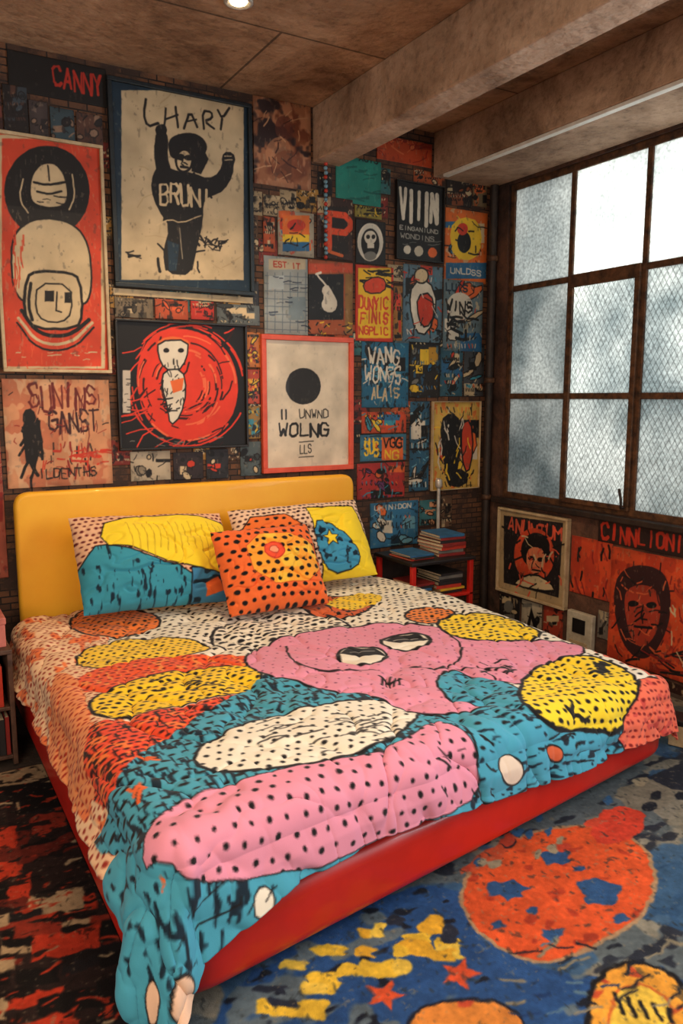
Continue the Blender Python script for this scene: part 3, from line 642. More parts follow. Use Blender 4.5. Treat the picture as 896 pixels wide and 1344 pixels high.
# glass
def glassmat(tone,wired,row,edge):
    m,nt,b=newmat('wired_frosted_glass');nt.nodes.remove(b);out=nt.nodes['Material Output']
    tc=nt.nodes.new('ShaderNodeTexCoord');sep=nt.nodes.new('ShaderNodeSeparateXYZ');nt.links.new(tc.outputs['Object'],sep.inputs[0])
    def mth(op,a,bv=None):
        n=nt.nodes.new('ShaderNodeMath');n.operation=op
        for i,v in enumerate([a,bv]):
            if v is None: continue
            if isinstance(v,(int,float)): n.inputs[i].default_value=v
            else: nt.links.new(v,n.inputs[i])
        return n.outputs[0]
    def wire(sg):
        z=mth('MULTIPLY',sep.outputs[2],.62);a=mth('ADD' if sg>0 else 'SUBTRACT',sep.outputs[1],z)
        f=mth('FRACT',mth('MULTIPLY',a,27));return mth('LESS_THAN',f,.12)
    wr=mth('MULTIPLY',mth('MAXIMUM',wire(1),wire(-1)),1.0 if wired else 0.0)
    nz=nt.nodes.new('ShaderNodeTexNoise');nz.inputs['Scale'].default_value=2.2;nz.inputs['Detail'].default_value=2;nz.inputs['Distortion'].default_value=.2;nt.links.new(tc.outputs['Object'],nz.inputs['Vector'])
    rp=nt.nodes.new('ShaderNodeValToRGB');e=rp.color_ramp.elements
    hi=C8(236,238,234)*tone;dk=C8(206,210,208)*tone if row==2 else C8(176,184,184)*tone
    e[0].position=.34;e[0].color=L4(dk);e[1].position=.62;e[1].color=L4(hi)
    nt.links.new(nz.outputs['Fac'],rp.inputs[0])
    nf=nt.nodes.new('ShaderNodeTexNoise');nf.inputs['Scale'].default_value=60;nf.inputs['Detail'].default_value=4;nt.links.new(tc.outputs['Object'],nf.inputs['Vector'])
    mr=nt.nodes.new('ShaderNodeMapRange');mr.inputs[1].default_value=.32;mr.inputs[2].default_value=.68;mr.inputs[3].default_value=.68;mr.inputs[4].default_value=1.08;nt.links.new(nf.outputs['Fac'],mr.inputs[0])
    m0=nt.nodes.new('ShaderNodeMix');m0.data_type='RGBA';m0.blend_type='MULTIPLY';m0.inputs[0].default_value=1
    nt.links.new(rp.outputs[0],m0.inputs[6]);nt.links.new(mr.outputs[0],m0.inputs[7])
    mx=nt.nodes.new('ShaderNodeMix');mx.data_type='RGBA';mx.blend_type='MULTIPLY';mx.inputs[7].default_value=(.55,.55,.55,1)
    nt.links.new(wr,mx.inputs[0]);nt.links.new(m0.outputs[2],mx.inputs[6])
    tl=nt.nodes.new('ShaderNodeBsdfTranslucent');nt.links.new(mx.outputs[2],tl.inputs[0])
    tp=nt.nodes.new('ShaderNodeBsdfTransparent');nt.links.new(mx.outputs[2],tp.inputs[0])
    ms=nt.nodes.new('ShaderNodeMixShader');ms.inputs[0].default_value=.05;nt.links.new(tl.outputs[0],ms.inputs[1]);nt.links.new(tp.outputs[0],ms.inputs[2])
    gl=nt.nodes.new('ShaderNodeBsdfGlossy');gl.inputs['Roughness'].default_value=.25
    m2=nt.nodes.new('ShaderNodeMixShader');m2.inputs[0].default_value=.04;nt.links.new(ms.outputs[0],m2.inputs[1]);nt.links.new(gl.outputs[0],m2.inputs[2])
    nt.links.new(m2.outputs[0],out.inputs[0]);return m
gm={}
for i in range(5):
    for j in range(3):
        tone=[.86,.92,1.0][j]*(.82 if i==0 else 1.0);wired=(i>0 and j<2)  # outdoor brightness put into the pane tint: lower rows and corner column darker
        k=(round(tone,3),wired)
        if k not in gm: gm[k]=glassmat(tone,wired,j,i==0)
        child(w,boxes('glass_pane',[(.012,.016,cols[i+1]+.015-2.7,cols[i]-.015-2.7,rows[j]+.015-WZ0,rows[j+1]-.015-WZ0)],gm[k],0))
pp=tag(empty('pipe',(3.585,4.14,0)),'dark vertical service pipe in the room corner','pipe')
child(pp,tube('pipe_run',[(0,0,.0),(0,0,2.98)],.028,M_dark));
for z in (.9,1.7,2.5): child(pp,lathe('pipe_clamp',[(.03,0),(.036,.005),(.036,.03),(.03,.035)],M_rust,loc=(0,0,z)))
# ceiling lamp
cl=tag(empty('ceiling_light',(1.415,3.277,ZC)),'small round recessed ceiling light, lit warm','lamp')
child(cl,lathe('trim_ring',[(.062,-.001),(.062,-.012),(.05,-.016),(.044,-.006)],M_metal))
me_,nt,b=newmat('lamp_glow');b.inputs['Emission Color'].default_value=(1,.75,.4,1);b.inputs['Emission Strength'].default_value=12
child(cl,lathe('bulb',[(.04,-.004),(.034,-.012),(.015,-.018)],me_))

# ------------------------------------------------------------------ bed
bed=tag(empty('bed',(1.6,3.0,.0125)),'low platform bed with red lacquered base and yellow headboard','bed')
def rel(pts,p=(1.6,3.0)): return [(x-p[0],y-p[1]) for x,y in pts]
frm=roundpoly([(.463,1.70),(2.865,2.05),(2.52,4.05),(.463,4.05)],[.20,.17,.02,.02])
child(bed,prism('bed_base',rel(frm),M_redf,.06,.272,.05,6))
pl=[(.62,1.86),(2.7,2.18),(2.4,3.95),(.6,3.95)]
child(bed,prism('plinth',rel(pl),M_dark,0,.058,0))
hb=roundpoly([(.525,.10),(2.475,.10),(2.475,1.135),(.525,1.135)],[.02,.02,.08,.08])
hb=[(x-1.6,z-.012) for x,z in hb]
child(bed,prism('headboard',hb,M_yelf,4.075-3.0,4.145-3.0,.022,5,axis='y'))
mt=roundpoly([(.60,1.85),(2.74,2.16),(2.42,4.04),(.59,4.04)],[.1,.1,.04,.04])
def zt(X,Y): return .51-.10*np.clip((X-1.3)/1.4,0,1)*np.clip((3.3-Y)/1.1,0,1)
mo=prism('mattress',rel(mt),M_white,.288,.458,.03,4,loc=(1.6,3.0,0))
for v in mo.data.vertices:
    if v.co.z>.4: v.co.z-= .51-float(zt(v.co.x+1.6,v.co.y+3.0))
tag(mo,'white mattress under the printed duvet','mattress')

rr=.085
Qo=np.array([(.485,1.705),(2.855,2.05),(2.455,4.6),(.48,4.6)])
cen=Qo.mean(0)
def inset(P,r):
    m=len(P);out=[]
    L=[]
    for i in range(m):
        a=P[i];b=P[(i+1)%m];d=(b-a)/np.linalg.norm(b-a);n=np.array([-d[1],d[0]]);L.append((a+n*r,d))
    for i in range(m):
        p,d=L[i-1];q,e=L[i];M=np.array([d,-e]).T;t=np.linalg.solve(M,q-p);out.append(p+d*t[0])
    return np.array(out)
Qi=inset(Qo,rr)
dF=(Qo[1]-Qo[0])/np.linalg.norm(Qo[1]-Qo[0]);nF=np.array([dF[1],-dF[0]])   # outward (foot)
# where a point seen on the overhang sits on the flattened cloth
def bed_T(x,y):
    z=.5
    for _ in range(5):
        p=on_z(x,y,z);z=float(zt(p[0],p[1]))
    f=float(np.dot(p-Qi[0],nF));l=float(Qi[0][0]-p[0])
    k=rr*(math.pi/2-1);d=ray(x,y)
    def dist(raw,n,q0):
        t=np.dot(q0,n)/np.dot(d[:2],n);q=d[:2]*t;zz=H+d[2]*t
        drop=max(0,float(zt(q[0],q[1]))-zz)
        return max(min(raw,rr),drop+k),q
    if f>rr*.6 and f>=l*.8:
        dd_,q=dist(f,nF,Qo[0]);ins_=q-nF*rr
        if l>0:
            v=np.array([-l,-f*1.0]);v/=np.linalg.norm(v)
            return Qi[0]+v*dd_*1.05
        return ins_+nF*dd_
    if l>rr*.6:
        nL=np.array([-1.0,0.0]);dd_,q=dist(l,nL,Qo[0]);return np.array([Qi[0][0]-dd_,q[1] if f<=0 else p[1]])
    return p
cv=Canvas(.0,3.25,1.15,4.05,.003,bed_T,C8(224,216,200))
K=BLK;W=C8(236,228,210)
full=[(.0,1.15),(3.25,1.15),(3.25,4.05),(.0,4.05)]
cv.poly(full,W,dots=(.044,.0080,K,.75),raw=True,ow=0)
LP=C8(238,150,96);TE=C8(72,158,184);TD=C8(22,40,54)
cv.poly([(0,1.9),(.64,1.9),(.60,4.05),(0,4.05)],C8(238,194,154),raw=True,ow=0,dots=(.030,.0060,C8(150,46,36),.8),brush=[(.64,.05,.12,C8(236,124,70),4)])
cv.poly([(0,1.15),(3.25,1.15),(3.25,1.98),(2.6,1.95),(.6,1.72),(.5,1.95),(.0,2.05)],TE,raw=True,ow=0,brush=[(.66,.02,.05,TD,18)])
cv.poly([(20,800),(120,785),(150,860),(150,960),(160,1070),(120,1100),(70,980),(30,880)],C8(240,200,160),dots=(.030,.0060,C8(150,46,36),.8),sm=1,brush=[(.62,.03,.1,C8(236,124,70),4)])
cv.poly([(84,818),(130,800),(190,806),(218,822),(180,836),(110,842)],C8(236,124,56),sm=2,out=K,ow=1.5,dots=(.034,.0060,K,.7))
cv.poly([(90,864),(160,842),(250,842),(290,856),(200,872),(120,886)],C8(246,204,60),sm=2,out=K,ow=1.5,dots=(.034,.0060,K,.8))
cv.poly([(88,900),(140,876),(240,862),(345,866),(350,884),(230,884),(130,920)],C8(234,90,48),sm=2,dots=(.034,.0055,C8(110,24,20),.6),brush=[(.64,.015,.05,C8(240,140,70),4)])
cv.poly([(125,948),(115,924),(170,896),(250,880),(325,876),(350,893),(320,915),(250,930),(170,948)],C8(246,204,40),sm=2,out=K,ow=2,dots=(.036,.0068,K,.7))
cv.strokes(14,180,895,300,920,18,2.4,K,33,ang=-.2,spread=.2)
cv.poly([(105,965),(170,948),(250,932),(335,912),(322,932),(262,954),(210,980),(175,1018),(155,1070),(130,1050),(108,1005)],C8(232,76,44),sm=1,dots=(.03,.0058,C8(60,16,16),.6),brush=[(.66,.010,.05,K,8),(.60,.03,.02,C8(242,124,60),3)])
cv.poly([(80,880),(112,905),(108,945),(118,1000),(140,1060),(118,1070),(84,980),(66,900)],LP,sm=1,dots=(.030,.006,C8(170,50,30),.7))
# white dotted top areas
cv.poly([(270,842),(300,820),(380,808),(440,815),(470,830),(400,836),(340,850),(300,860)],W,sm=2,out=K,ow=2,dots=(.042,.0095,K,.6))
cv.poly([(385,800),(420,788),(480,784),(496,800),(470,815),(420,816)],C8(206,98,56),sm=2,out=K,ow=1.5,brush=[(.64,.012,.03,K,8)])
cv.poly([(425,796),(450,785),(495,784),(505,793),(480,804),(440,806)],C8(244,208,60),sm=2,dots=(.034,.006,K))
cv.poly([(525,812),(560,802),(600,808),(590,824),(545,826)],C8(232,132,62),sm=2,out=K,ow=1.5,dots=(.034,.007,K,.7))
# teal stippled
cv.poly([(150,1060),(180,1000),(262,948),(330,905),(360,880),(430,896),(500,915),(560,930),(600,945),(640,1000),(650,1030),(500,1080),(300,1120),(190,1140),(150,1120)],TE,sm=1,brush=[(.60,.010,.040,TD,8)],dots=(.045,.0065,K,.5))
# right teal limb
cv.poly([(572,905),(575,888),(600,880),(650,895),(690,915),(720,950),(790,968),(830,930),(836,890),(800,895),(810,960),(770,1000),(700,1020),(640,1052),(612,1050),(618,1000),(600,955),(560,935)],TE,sm=1,out=K,ow=2,brush=[(.66,.05,.014,TD,18)],dots=(.055,.006,K,.6))
cv.poly([(612,1050),(625,970),(690,940),(780,968),(850,935),(850,975),(740,1012)],TE,sm=1,brush=[(.65,.05,.016,TD,28)])
# white egg
cv.ell(402,974,150,38,W,rot=-13,out=K,ow=3,dots=(.046,.0074,K))
cv.strokes(30,320,945,500,1000,34,1.8,C8(60,56,54),14,ang=-.25,spread=.15)
# foot-side pink
PK=C8(224,144,168)
cv.poly([(178,1118),(200,1080),(260,1048),(340,1028),(440,1005),(520,985),(570,952),(598,960),(618,1000),(616,1040),(560,1072),(480,1104),(410,1130),(350,1146),(270,1150),(205,1140)],PK,sm=1,out=K,ow=3,dots=(.052,.0076,K))
# white tongue
cv.poly([(392,1152),(440,1126),(520,1106),(600,1066),(650,1044),(640,1066),(570,1100),(490,1134),(410,1158)],C8(232,216,198),sm=1,out=K,ow=2,dots=(.04,.005,K))
# pink face with arms
cv.poly([(318,868),(345,846),(400,834),(450,826),(520,822),(590,832),(650,845),(730,845),(775,856),(740,880),(700,905),(650,900),(605,884),(576,888),(572,905),(590,925),(640,934),(600,944),(540,938),(500,922),(450,912),(390,900),(330,886)],PK,sm=1,out=K,ow=1.8,dots=(.05,.0042,C8(120,60,90)))
cv.line([(376,850),(378,868),(410,886),(470,884),(500,886)],1.5,K,sm=2)
cv.line([(540,880),(572,885),(606,878),(640,880),(676,884)],1.8,K,sm=2);cv.line([(574,884),(604,870),(606,852),(590,840)],1.6,K,sm=2)
for ex,ey,rx,ry in [(475,864,32,12),(532,846,33,10)]:
    cv.ell(ex,ey,rx,ry,W,out=K,ow=2.5)
    cv.poly([(ex-rx*.9,ey-ry*.2),(ex-rx*.5,ey-ry*.85),(ex+rx*.5,ey-ry*.85),(ex+rx*.92,ey-ry*.1),(ex+rx*.3,ey+ry*.12),(ex-rx*.4,ey+ry*.12)],K)
    cv.line([(ex-rx*.5,ey-ry*.35),(ex+rx*.5,ey-ry*.4)],1.2,C8(150,146,140))
cv.line([(496,892),(512,899),(528,895)],1.6,K);[cv.line([(499+i*6,893+i%2),(500+i*6,901)],1.4,K) for i in range(5)]
cv.strokes(14,625,872,672,888,16,1.4,K,6,ang=.1,spread=.5)
cv.poly([(676,926),(690,888),(730,868),(770,866),(812,878),(836,894),(824,930),(800,962),(756,962),(712,948)],C8(246,210,46),sm=1,out=K,ow=2.5,dots=(.042,.0078,K,.75))
cv.strokes(6,780,875,798,888,13,4,K,7,ang=.5,spread=.3);cv.strokes(4,745,922,790,942,13,3.4,K,8,ang=1.2,spread=.2)
cv.poly([(570,822),(600,810),(650,812),(690,826),(715,840),(680,848),(620,846),(585,838)],C8(246,210,50),sm=1,out=K,ow=2,dots=(.040,.0074,K,.7))
# coral end
cv.poly([(838,893),(822,930),(800,966),(808,990),(880,985),(920,930),(880,888)],C8(240,112,84),out=K,ow=2,dots=(.034,.0055,C8(130,30,30),.6),brush=[(.66,.03,.02,C8(214,80,70),5)])
cv.poly([(2.78,1.9),(3.2,1.9),(3.2,2.9),(2.72,2.9)],C8(238,110,84),raw=True,ow=0,dots=(.034,.0055,C8(130,30,30),.6))
cv.ell(657,1010,15,18,C8(232,210,188),out=K,ow=2);cv.ell(716,988,9,10,C8(206,96,60),out=K,ow=2)
cv.poly([(318,1172),(330,1160),(345,1168),(340,1190),(318,1200)],W,sm=1,out=K,ow=2)
cv.strokes(30,190,1160,420,1300,26,1.8,K,12,ang=-.9,spread=.5)
# round cream spots on the hanging foot corner (cloth coordinates)
cv.ell(.455,1.435,.050,.058,C8(236,194,164),raw=True,out=K,ow=.007);cv.ell(.330,1.500,.040,.052,C8(236,194,164),raw=True,out=K,ow=.007)
cv.strokes(12,560,960,640,1040,16,1.8,K,15,ang=.8,spread=.4);cv.strokes(12,690,950,800,1000,16,2,K,16,ang=-.4,spread=.5)
for sx_,sy_ in [(186,1040),(180,1180),(196,1006)]: cv.strokes(5,sx_-4,sy_-4,sx_+4,sy_+4,12,3,C8(226,100,50),17+sx_)

# duvet geometry
NU,NV=640,660
U,V=np.meshgrid(np.linspace(0,1,NU),np.linspace(0,1,NV))
A=np.array([.335,3.98]);B=np.array([2.655,3.98]);Cc=np.array([2.985,1.875]);Dd=np.array([.322,1.515])
w_=lambda p,q,r,s,k:(p[k]*(1-U)+q[k]*U)*(1-V)+(s[k]*(1-U)+r[k]*U)*V
GX=w_(A,B,Cc,Dd,0);GY=w_(A,B,Cc,Dd,1)
c1=sst(V,.80,.99)*sst(1-U,.78,.96)
GX=GX-.12*c1*sst(1-U,.75,1);GY=GY-.165*c1
GX=GX-.008*np.sin(V*9)*(1-U)**4;GY=GY-.010*np.sin(U*11+1)*V**6
best=np.full(GX.shape,1e9);NX_=np.zeros_like(GX);NY_=np.zeros_like(GX);ins=np.zeros(GX.shape,bool)
for i in range(4):
    a=Qi[i];b=Qi[(i+1)%4];dx,dy=b-a;l=dx*dx+dy*dy
    t=np.clip(((GX-a[0])*dx+(GY-a[1])*dy)/l,0,1);px=a[0]+t*dx;py=a[1]+t*dy;d=np.hypot(GX-px,GY-py)
    mk=d<best;best=np.where(mk,d,best);NX_=np.where(mk,px,NX_);NY_=np.where(mk,py,NY_)
    ins^=((a[1]>GY)!=(b[1]>GY))&(GX<dx*(GY-a[1])/(dy if dy else 1e-9)+a[0])
dd=np.where(ins,0,best)
nx=np.where(ins,0,(GX-NX_)/np.maximum(best,1e-6));ny=np.where(ins,0,(GY-NY_)/np.maximum(best,1e-6))
arc=math.pi*rr/2
o1=np.where(dd<arc,rr*np.sin(np.minimum(dd,arc)/rr),rr);z1=np.where(dd<arc,rr*(1-np.cos(np.minimum(dd,arc)/rr)),rr+(dd-arc))
ext=np.maximum(dd-arc,0)
par=NX_*9+NY_*9+np.arctan2(ny,nx)*3.5
fold=(.5+.5*np.sin(par+2.5*fbm(NX_*2,NY_*2,9)))*(.35+.65*vnoise(par*.5,par*0,7))
cornerk=np.clip(4*np.abs(nx*ny),0,1)
leftk=np.clip(-nx,0,1)
o1=o1+ext*.08+fold*.12*ext+.02*np.clip(ext/.05,0,1)+.028*leftk*np.clip((ext-.06)/.05,0,1)+.10*np.maximum(ext-.05,0)*(1+cornerk)+.05*np.sin(np.arctan2(ny,nx)*9)*np.maximum(ext-.05,0)*2*cornerk
o1=o1+.014*np.sin(np.clip(dd/.24,0,1)*math.pi)*vnoise(par*.7+5,par*0,3)*2
bx=np.where(ins,GX,NX_);by=np.where(ins,GY,NY_)
TZ=zt(bx,by)
puff=.034*(fbm(GX*1.7,GY*1.7,3,2)-.5)
wr1=np.abs(fbm(GX*2.6+.8*GY,GY*2.0-1.1*GX,11,3)-.5);wr2=np.abs(fbm(GX*4+2.4*GY,GY*2.6-GX,21,2)-.5);wr3=np.abs(fbm(GX*7-3*GY,GY*6+2*GX,31,2)-.5);wr4=np.abs(fbm(GX*12+5*GY,GY*5-2*GX,41,2)-.5)
crease=-.012*np.exp(-(wr1/.028)**2)-.011*np.exp(-(wr2/.04)**2)-.006*np.exp(-(wr3/.05)**2)-.003*np.exp(-(wr4/.06)**2)
fade=np.clip(1-dd/.25,0,1)
PZ=TZ+.012+(puff+crease)*fade-z1
hor=(crease*1.1)*(1-fade)
PX=bx+nx*(o1+hor);PY=by+ny*(o1+hor)
low=.03
push=np.maximum(low-PZ,0)
PX=PX+nx*push;PY=PY+ny*push;PZ=np.maximum(PZ,low)
P=np.stack([PX-1.6,PY-3.0,PZ],-1)
col=cv.sample(GX,GY,.006,.06,5)
du=gridmesh('duvet',P,col,M_fabric);du.location=(1.6,3.0,0)
sol=du.modifiers.new('thick','SOLIDIFY');sol.thickness=.010;sol.offset=-1
tag(du,'puffy duvet printed with colourful cartoon shapes and black dots','duvet')

# ------------------------------------------------------------------ pillows
def pillow(name,label,wd,ht,th,loc,rot,paint,bg,seed,n=170,cat='pillow'):
    c=Canvas(-wd/2,wd/2,-ht/2,ht/2,.003,lambda x,y:(x,y),bg);paint(c)
    u,v=np.meshgrid(np.linspace(-1,1,n),np.linspace(-1,1,n))
    pr=np.clip((1-np.abs(u)**2.4),0,1)**.6*np.clip((1-np.abs(v)**2.4),0,1)**.6
    X=u*wd/2*(1-.06*(1-v*v)*np.abs(u)**3)*(1-.05*v*v*u*u);Y=v*ht/2*(1-.08*(1-u*u)*np.abs(v)**3)*(1-.06*v*v*u*u)
    wrn=fbm(u*2.5+seed,v*2.5,seed,3)-.5;cr=np.abs(fbm(u*1.8+v,v*2-u*.6,seed+5,2)-.5);cr2=np.abs(fbm(u*4-v*2,v*3+u,seed+15,2)-.5)
    edgew=.02*(fbm(u*6,v*6,seed+8,2)-.5)*(1-pr)
    zf=th/2*pr*(1+.35*wrn)-(.016*np.exp(-(cr/.03)**2)+.008*np.exp(-(cr2/.05)**2))*pr
    P=np.stack([X,Y,zf+edgew],-1);Pb=np.stack([X,Y,-th/2*pr*.8+edgew-.0005],-1)
    cc=c.sample(X,Y,.003,.05,seed)
    o=gridmesh(name,P,cc,M_fabric,extra=(Pb,cc));o.location=loc;o.rotation_euler=rot
    return tag(o,label,cat)
YP=C8(248,218,52)
def pa(c):
    c.poly([(-.5,-.4),(.5,-.4),(.5,.4),(-.5,.4)],C8(234,186,150),raw=True,dots=(.03,.0062,C8(100,30,34),.7))
    c.poly([(-.24,.22),(.40,.22),(.42,.0),(.36,-.15),(.12,-.10),(-.14,.02),(-.30,.07)],YP,raw=True,sm=1,out=BLK,ow=.006)
    for i in range(15):
        x=-.16+i*.036;c.line([(x,.17-.01*(i%3)),(x+.01,.08),(x+.004,.02-.02*(i%4))],.004,C8(190,150,40),raw=True)
    c.poly([(-.42,-.06),(-.32,.06),(-.27,.06),(.06,-.08),(.12,-.13),(.14,-.3),(-.44,-.3)],TEAL,raw=True,out=BLK,ow=.006,brush=[(.68,.014,.05,C8(24,44,60),4)])
    c.poly([(.12,-.10),(.38,-.13),(.42,-.3),(.12,-.3)],C8(64,132,176),raw=True,out=BLK,ow=.006,brush=[(.66,.05,.02,C8(24,44,60),6)])
    c.poly([(.20,-.17),(.27,-.14),(.30,-.21),(.2,-.23)],ORG,raw=True)
R=math.radians
pillow('pillow','bed pillow printed yellow and teal with dotted border',.84,.54,.26,(1.14,3.79,.79),(R(56),R(3),R(3)),pa,C8(220,170,140),3)
def pb(c):
    c.poly([(-.5,-.4),(.5,-.4),(.5,.4),(-.5,.4)],C8(236,204,176),raw=True,dots=(.03,.0062,C8(60,30,34),.7))
    c.poly([(-.4,.17),(-.02,.15),(.02,-.3),(-.4,-.3)],C8(236,120,56),raw=True,sm=1,out=BLK,ow=.006,dots=(.05,.008,BLK,.7))
    c.poly([(.02,.18),(.34,.18),(.44,-.3),(.04,-.3)],YP,raw=True,out=BLK,ow=.006)
    c.poly([(.03,.08),(.12,.09),(.20,.02),(.29,-.12),(.26,-.20),(.08,-.22),(.02,-.10)],C8(64,150,190),raw=True,sm=1,out=BLK,ow=.006,brush=[(.68,.03,.03,NAVY,3)])
    st=[(.12+(.055 if a%2==0 else .024)*math.cos(a*.628+.3),-.02+(.055 if a%2==0 else .024)*math.sin(a*.628+.3)) for a in range(10)]
    c.poly(st,YP,raw=True,out=BLK,ow=.005)
pillow('pillow','bed pillow printed yellow, blue and orange with dotted edge',.84,.51,.24,(1.99,3.82,.79),(R(58),R(-1),R(-2)),pb,C8(220,170,140),6)
def pc(c):
    c.poly([(-.5,-.4),(.5,-.4),(.5,.4),(-.5,.4)],C8(240,112,54),raw=True,dots=(.050,.0095,BLK,.8))
    c.poly([(-.14,.17),(.24,.15),(.25,-.12),(-.13,-.11)],C8(246,166,56),raw=True,sm=1,out=C8(200,80,40),ow=.004,dots=(.050,.0098,BLK,.8),brush=[(.56,.08,.06,C8(244,196,70),5)])
    c.ell(.0,.06,.055,.045,C8(236,84,54),raw=True,out=C8(200,50,40),ow=.006);c.ell(.0,.06,.026,.02,C8(244,160,120),raw=True,out=C8(180,50,40),ow=.004)
pillow('cushion','orange scatter cushion with black dots and red bullseye',.57,.48,.22,(1.64,3.52,.745),(R(56),R(0),R(-1)),pc,ORG,9,cat='cushion')

# ------------------------------------------------------------------ rugs
def rug(name,label,x0,x1,y0,y1,paint,bg,seed,res=.0045,wob=.009):
    c=Canvas(x0,x1,y0,y1,res,lambda x,y:on_z(x,y,.01),bg);paint(c)
    c.noise(bg*.5,.71,.018,.022,seed+40,.6,.05);c.noise(C8(150,136,112),.75,.014,.012,seed+50,.5,.04)
    XX,YY=np.meshgrid(c.xs,c.ys);cc=c.sample(XX,YY,wob,.03,seed)
    cc=cc*(.84+.24*fbm(XX/.014,YY/.014,seed+4,2))[...,None]
    zz=.009+.002*fbm(XX*8,YY*8,seed,2);ox,oy=(x0+x1)/2,(y0+y1)/2
    XX=np.pad(XX,1,'edge')-ox;YY=np.pad(YY,1,'edge')-oy;zz=np.pad(zz,1,'edge');zz[0,:]=zz[-1,:]=zz[:,0]=zz[:,-1]=0
    cc=np.pad(cc,((1,1),(1,1),(0,0)),'edge')
    o=gridmesh(name,np.stack([XX,YY,zz],-1),cc,M_rug);o.location=(ox,oy,.0005);return tag(o,label,'rug')
def ra(c):
    c.noise(C8(146,138,120),.54,.16,.18,3,.8);c.noise(C8(34,38,50),.62,.14,.07,5,.9);c.noise(C8(48,88,130),.60,.25,.2,7,.8)
    NB=C8(40,78,132)
    c.poly([(420,1200),(600,1150),(640,1240),(760,1290),(900,1260),(900,1400),(250,1400),(300,1300)],NB,sm=1,brush=[(.68,.12,.08,C8(96,112,122),3),(.72,.06,.04,C8(24,30,44),13)])
    RO=C8(226,88,42)
    rd=random.Random(15)
    c.poly([(600,1180),(620,1130),(680,1098),(740,1082),(810,1088),(850,1115),(864,1160),(840,1208),(780,1242),(720,1266),(670,1254),(625,1222)],RO,sm=2,out=C8(176,140,104),ow=4,brush=[(.74,.05,.05,C8(180,62,36),6)])
    for (bx0,by0,r0) in [(668,1168,26),(728,1124,20),(784,1170,30),(728,1226,18),(814,1206,12),(652,1214,9),(700,1196,10),(760,1140,8)]:
        pts=[]
        for a in range(15):
            rr0=r0*rd.uniform(.5,1.1);pts.append((bx0+rr0*1.2*math.cos(a*.419),by0+rr0*.62*math.sin(a*.419)))
        c.poly(pts,C8(46,84,132),sm=1)
    c.poly([(770,1090),(800,1055),(850,1062),(838,1100),(790,1112)],C8(218,68,46),sm=1);c.poly([(590,1150),(640,1115),(690,1085),(668,1115),(640,1140)],C8(206,84,50),sm=1)
    c.poly([(800,1040),(850,1020),(896,1030),(880,1060),(830,1066)],C8(126,120,106),sm=1);c.poly([(850,1020),(896,1000),(920,1040),(880,1036)],C8(40,44,56))
    rd=random.Random(5);pal=[C8(240,196,60),C8(232,176,50),C8(240,196,60),C8(40,46,62),C8(244,206,80)]
    for i in range(26):
        x=rd.uniform(340,590);y=1322-(x-360)*.42+rd.uniform(-46,26);w0=rd.uniform(14,38);h0=rd.uniform(8,18)
        c.poly([(x-w0*rd.uniform(.5,1),y-h0*rd.uniform(.3,1)),(x,y-h0*rd.uniform(.4,1.2)),(x+w0*rd.uniform(.5,1),y-h0*rd.uniform(.2,1)),(x+w0*rd.uniform(.3,.8),y),(x+w0*rd.uniform(.5,1),y+h0*rd.uniform(.4,1)),(x-w0*.2,y+h0*rd.uniform(.3,.9)),(x-w0*rd.uniform(.5,1),y+h0*rd.uniform(.2,1))],pal[i%5],sm=1)
    st=[(505+(28 if a%2==0 else 12)*math.cos(a*.628),1306+(22 if a%2==0 else 9)*math.sin(a*.628)) for a in range(10)]
    c.poly(st,C8(226,88,48));c.poly([(x+98,y-28) for x,y in st],C8(222,84,48))
    c.ell(612,1345,75,34,C8(228,140,60),out=C8(26,30,44),ow=5,brush=[(.66,.05,.05,C8(206,80,50),3)])
    c.poly([(770,1344),(776,1296),(800,1268),(838,1262),(880,1276),(910,1310),(910,1420),(770,1420)],C8(234,160,56),out=BLK,ow=6,sm=1,brush=[(.70,.05,.04,C8(200,80,44),4)])
    c.poly([(800,1344),(806,1306),(830,1290),(866,1300),(884,1330),(880,1390),(800,1390)],C8(242,200,74),sm=1,out=C8(200,90,40),ow=3)
    for x in range(5): c.line([(808+x*17,1306+x*4),(816+x*17,1330+x*3)],5,BLK)
    for i in range(24):
        x=rd.uniform(580,890);y=rd.uniform(1000,1060)+(890-x)*.35;w0=rd.uniform(8,26)
        c.poly([(x,y),(x+w0,y-6),(x+w0*1.2,y+3),(x+w0*.5,y+10)],[C8(28,32,42),C8(160,148,122),C8(206,74,50),C8(54,96,140)][i%4],sm=1)
    c.strokes(26,640,1225,900,1344,34,4,[C8(24,28,40),C8(90,120,140),C8(28,56,104),C8(140,130,108)],44,ang=-.3)
rug('rug','colourful rug with orange circles, blue ground and yellow patches',.50,3.55,.55,3.4,ra,C8(92,102,106),4)
def rb(c):
    rd=random.Random(8);pal=[BLK,C8(196,60,38),C8(186,160,126),C8(30,28,32),C8(110,40,32),BLK,C8(150,52,38),BLK]
    for i in range(60):
        x=rd.uniform(-60,190);y=rd.uniform(1000,1400);w0=rd.uniform(20,60);h0=rd.uniform(6,17);sk=rd.uniform(-.35,-.05)
        n_=5;top=[(x-w0+2*w0*q/n_,y-h0*rd.uniform(.7,1.2)+sk*(2*w0*q/n_-w0)) for q in range(n_+1)];bot=[(x+w0-2*w0*q/n_,y+h0*rd.uniform(.7,1.2)+sk*(w0-2*w0*q/n_)) for q in range(n_+1)]
        c.poly(top+bot,pal[rd.randrange(8)])
    c.noise(C8(26,22,24),.64,.07,.035,61,.9);c.noise(C8(176,56,36),.72,.05,.025,63,.9)
    c.strokes(40,-60,1000,200,1344,30,3.5,[BLK,C8(190,60,38),C8(176,156,126)],6,ang=-.25,spread=.35)
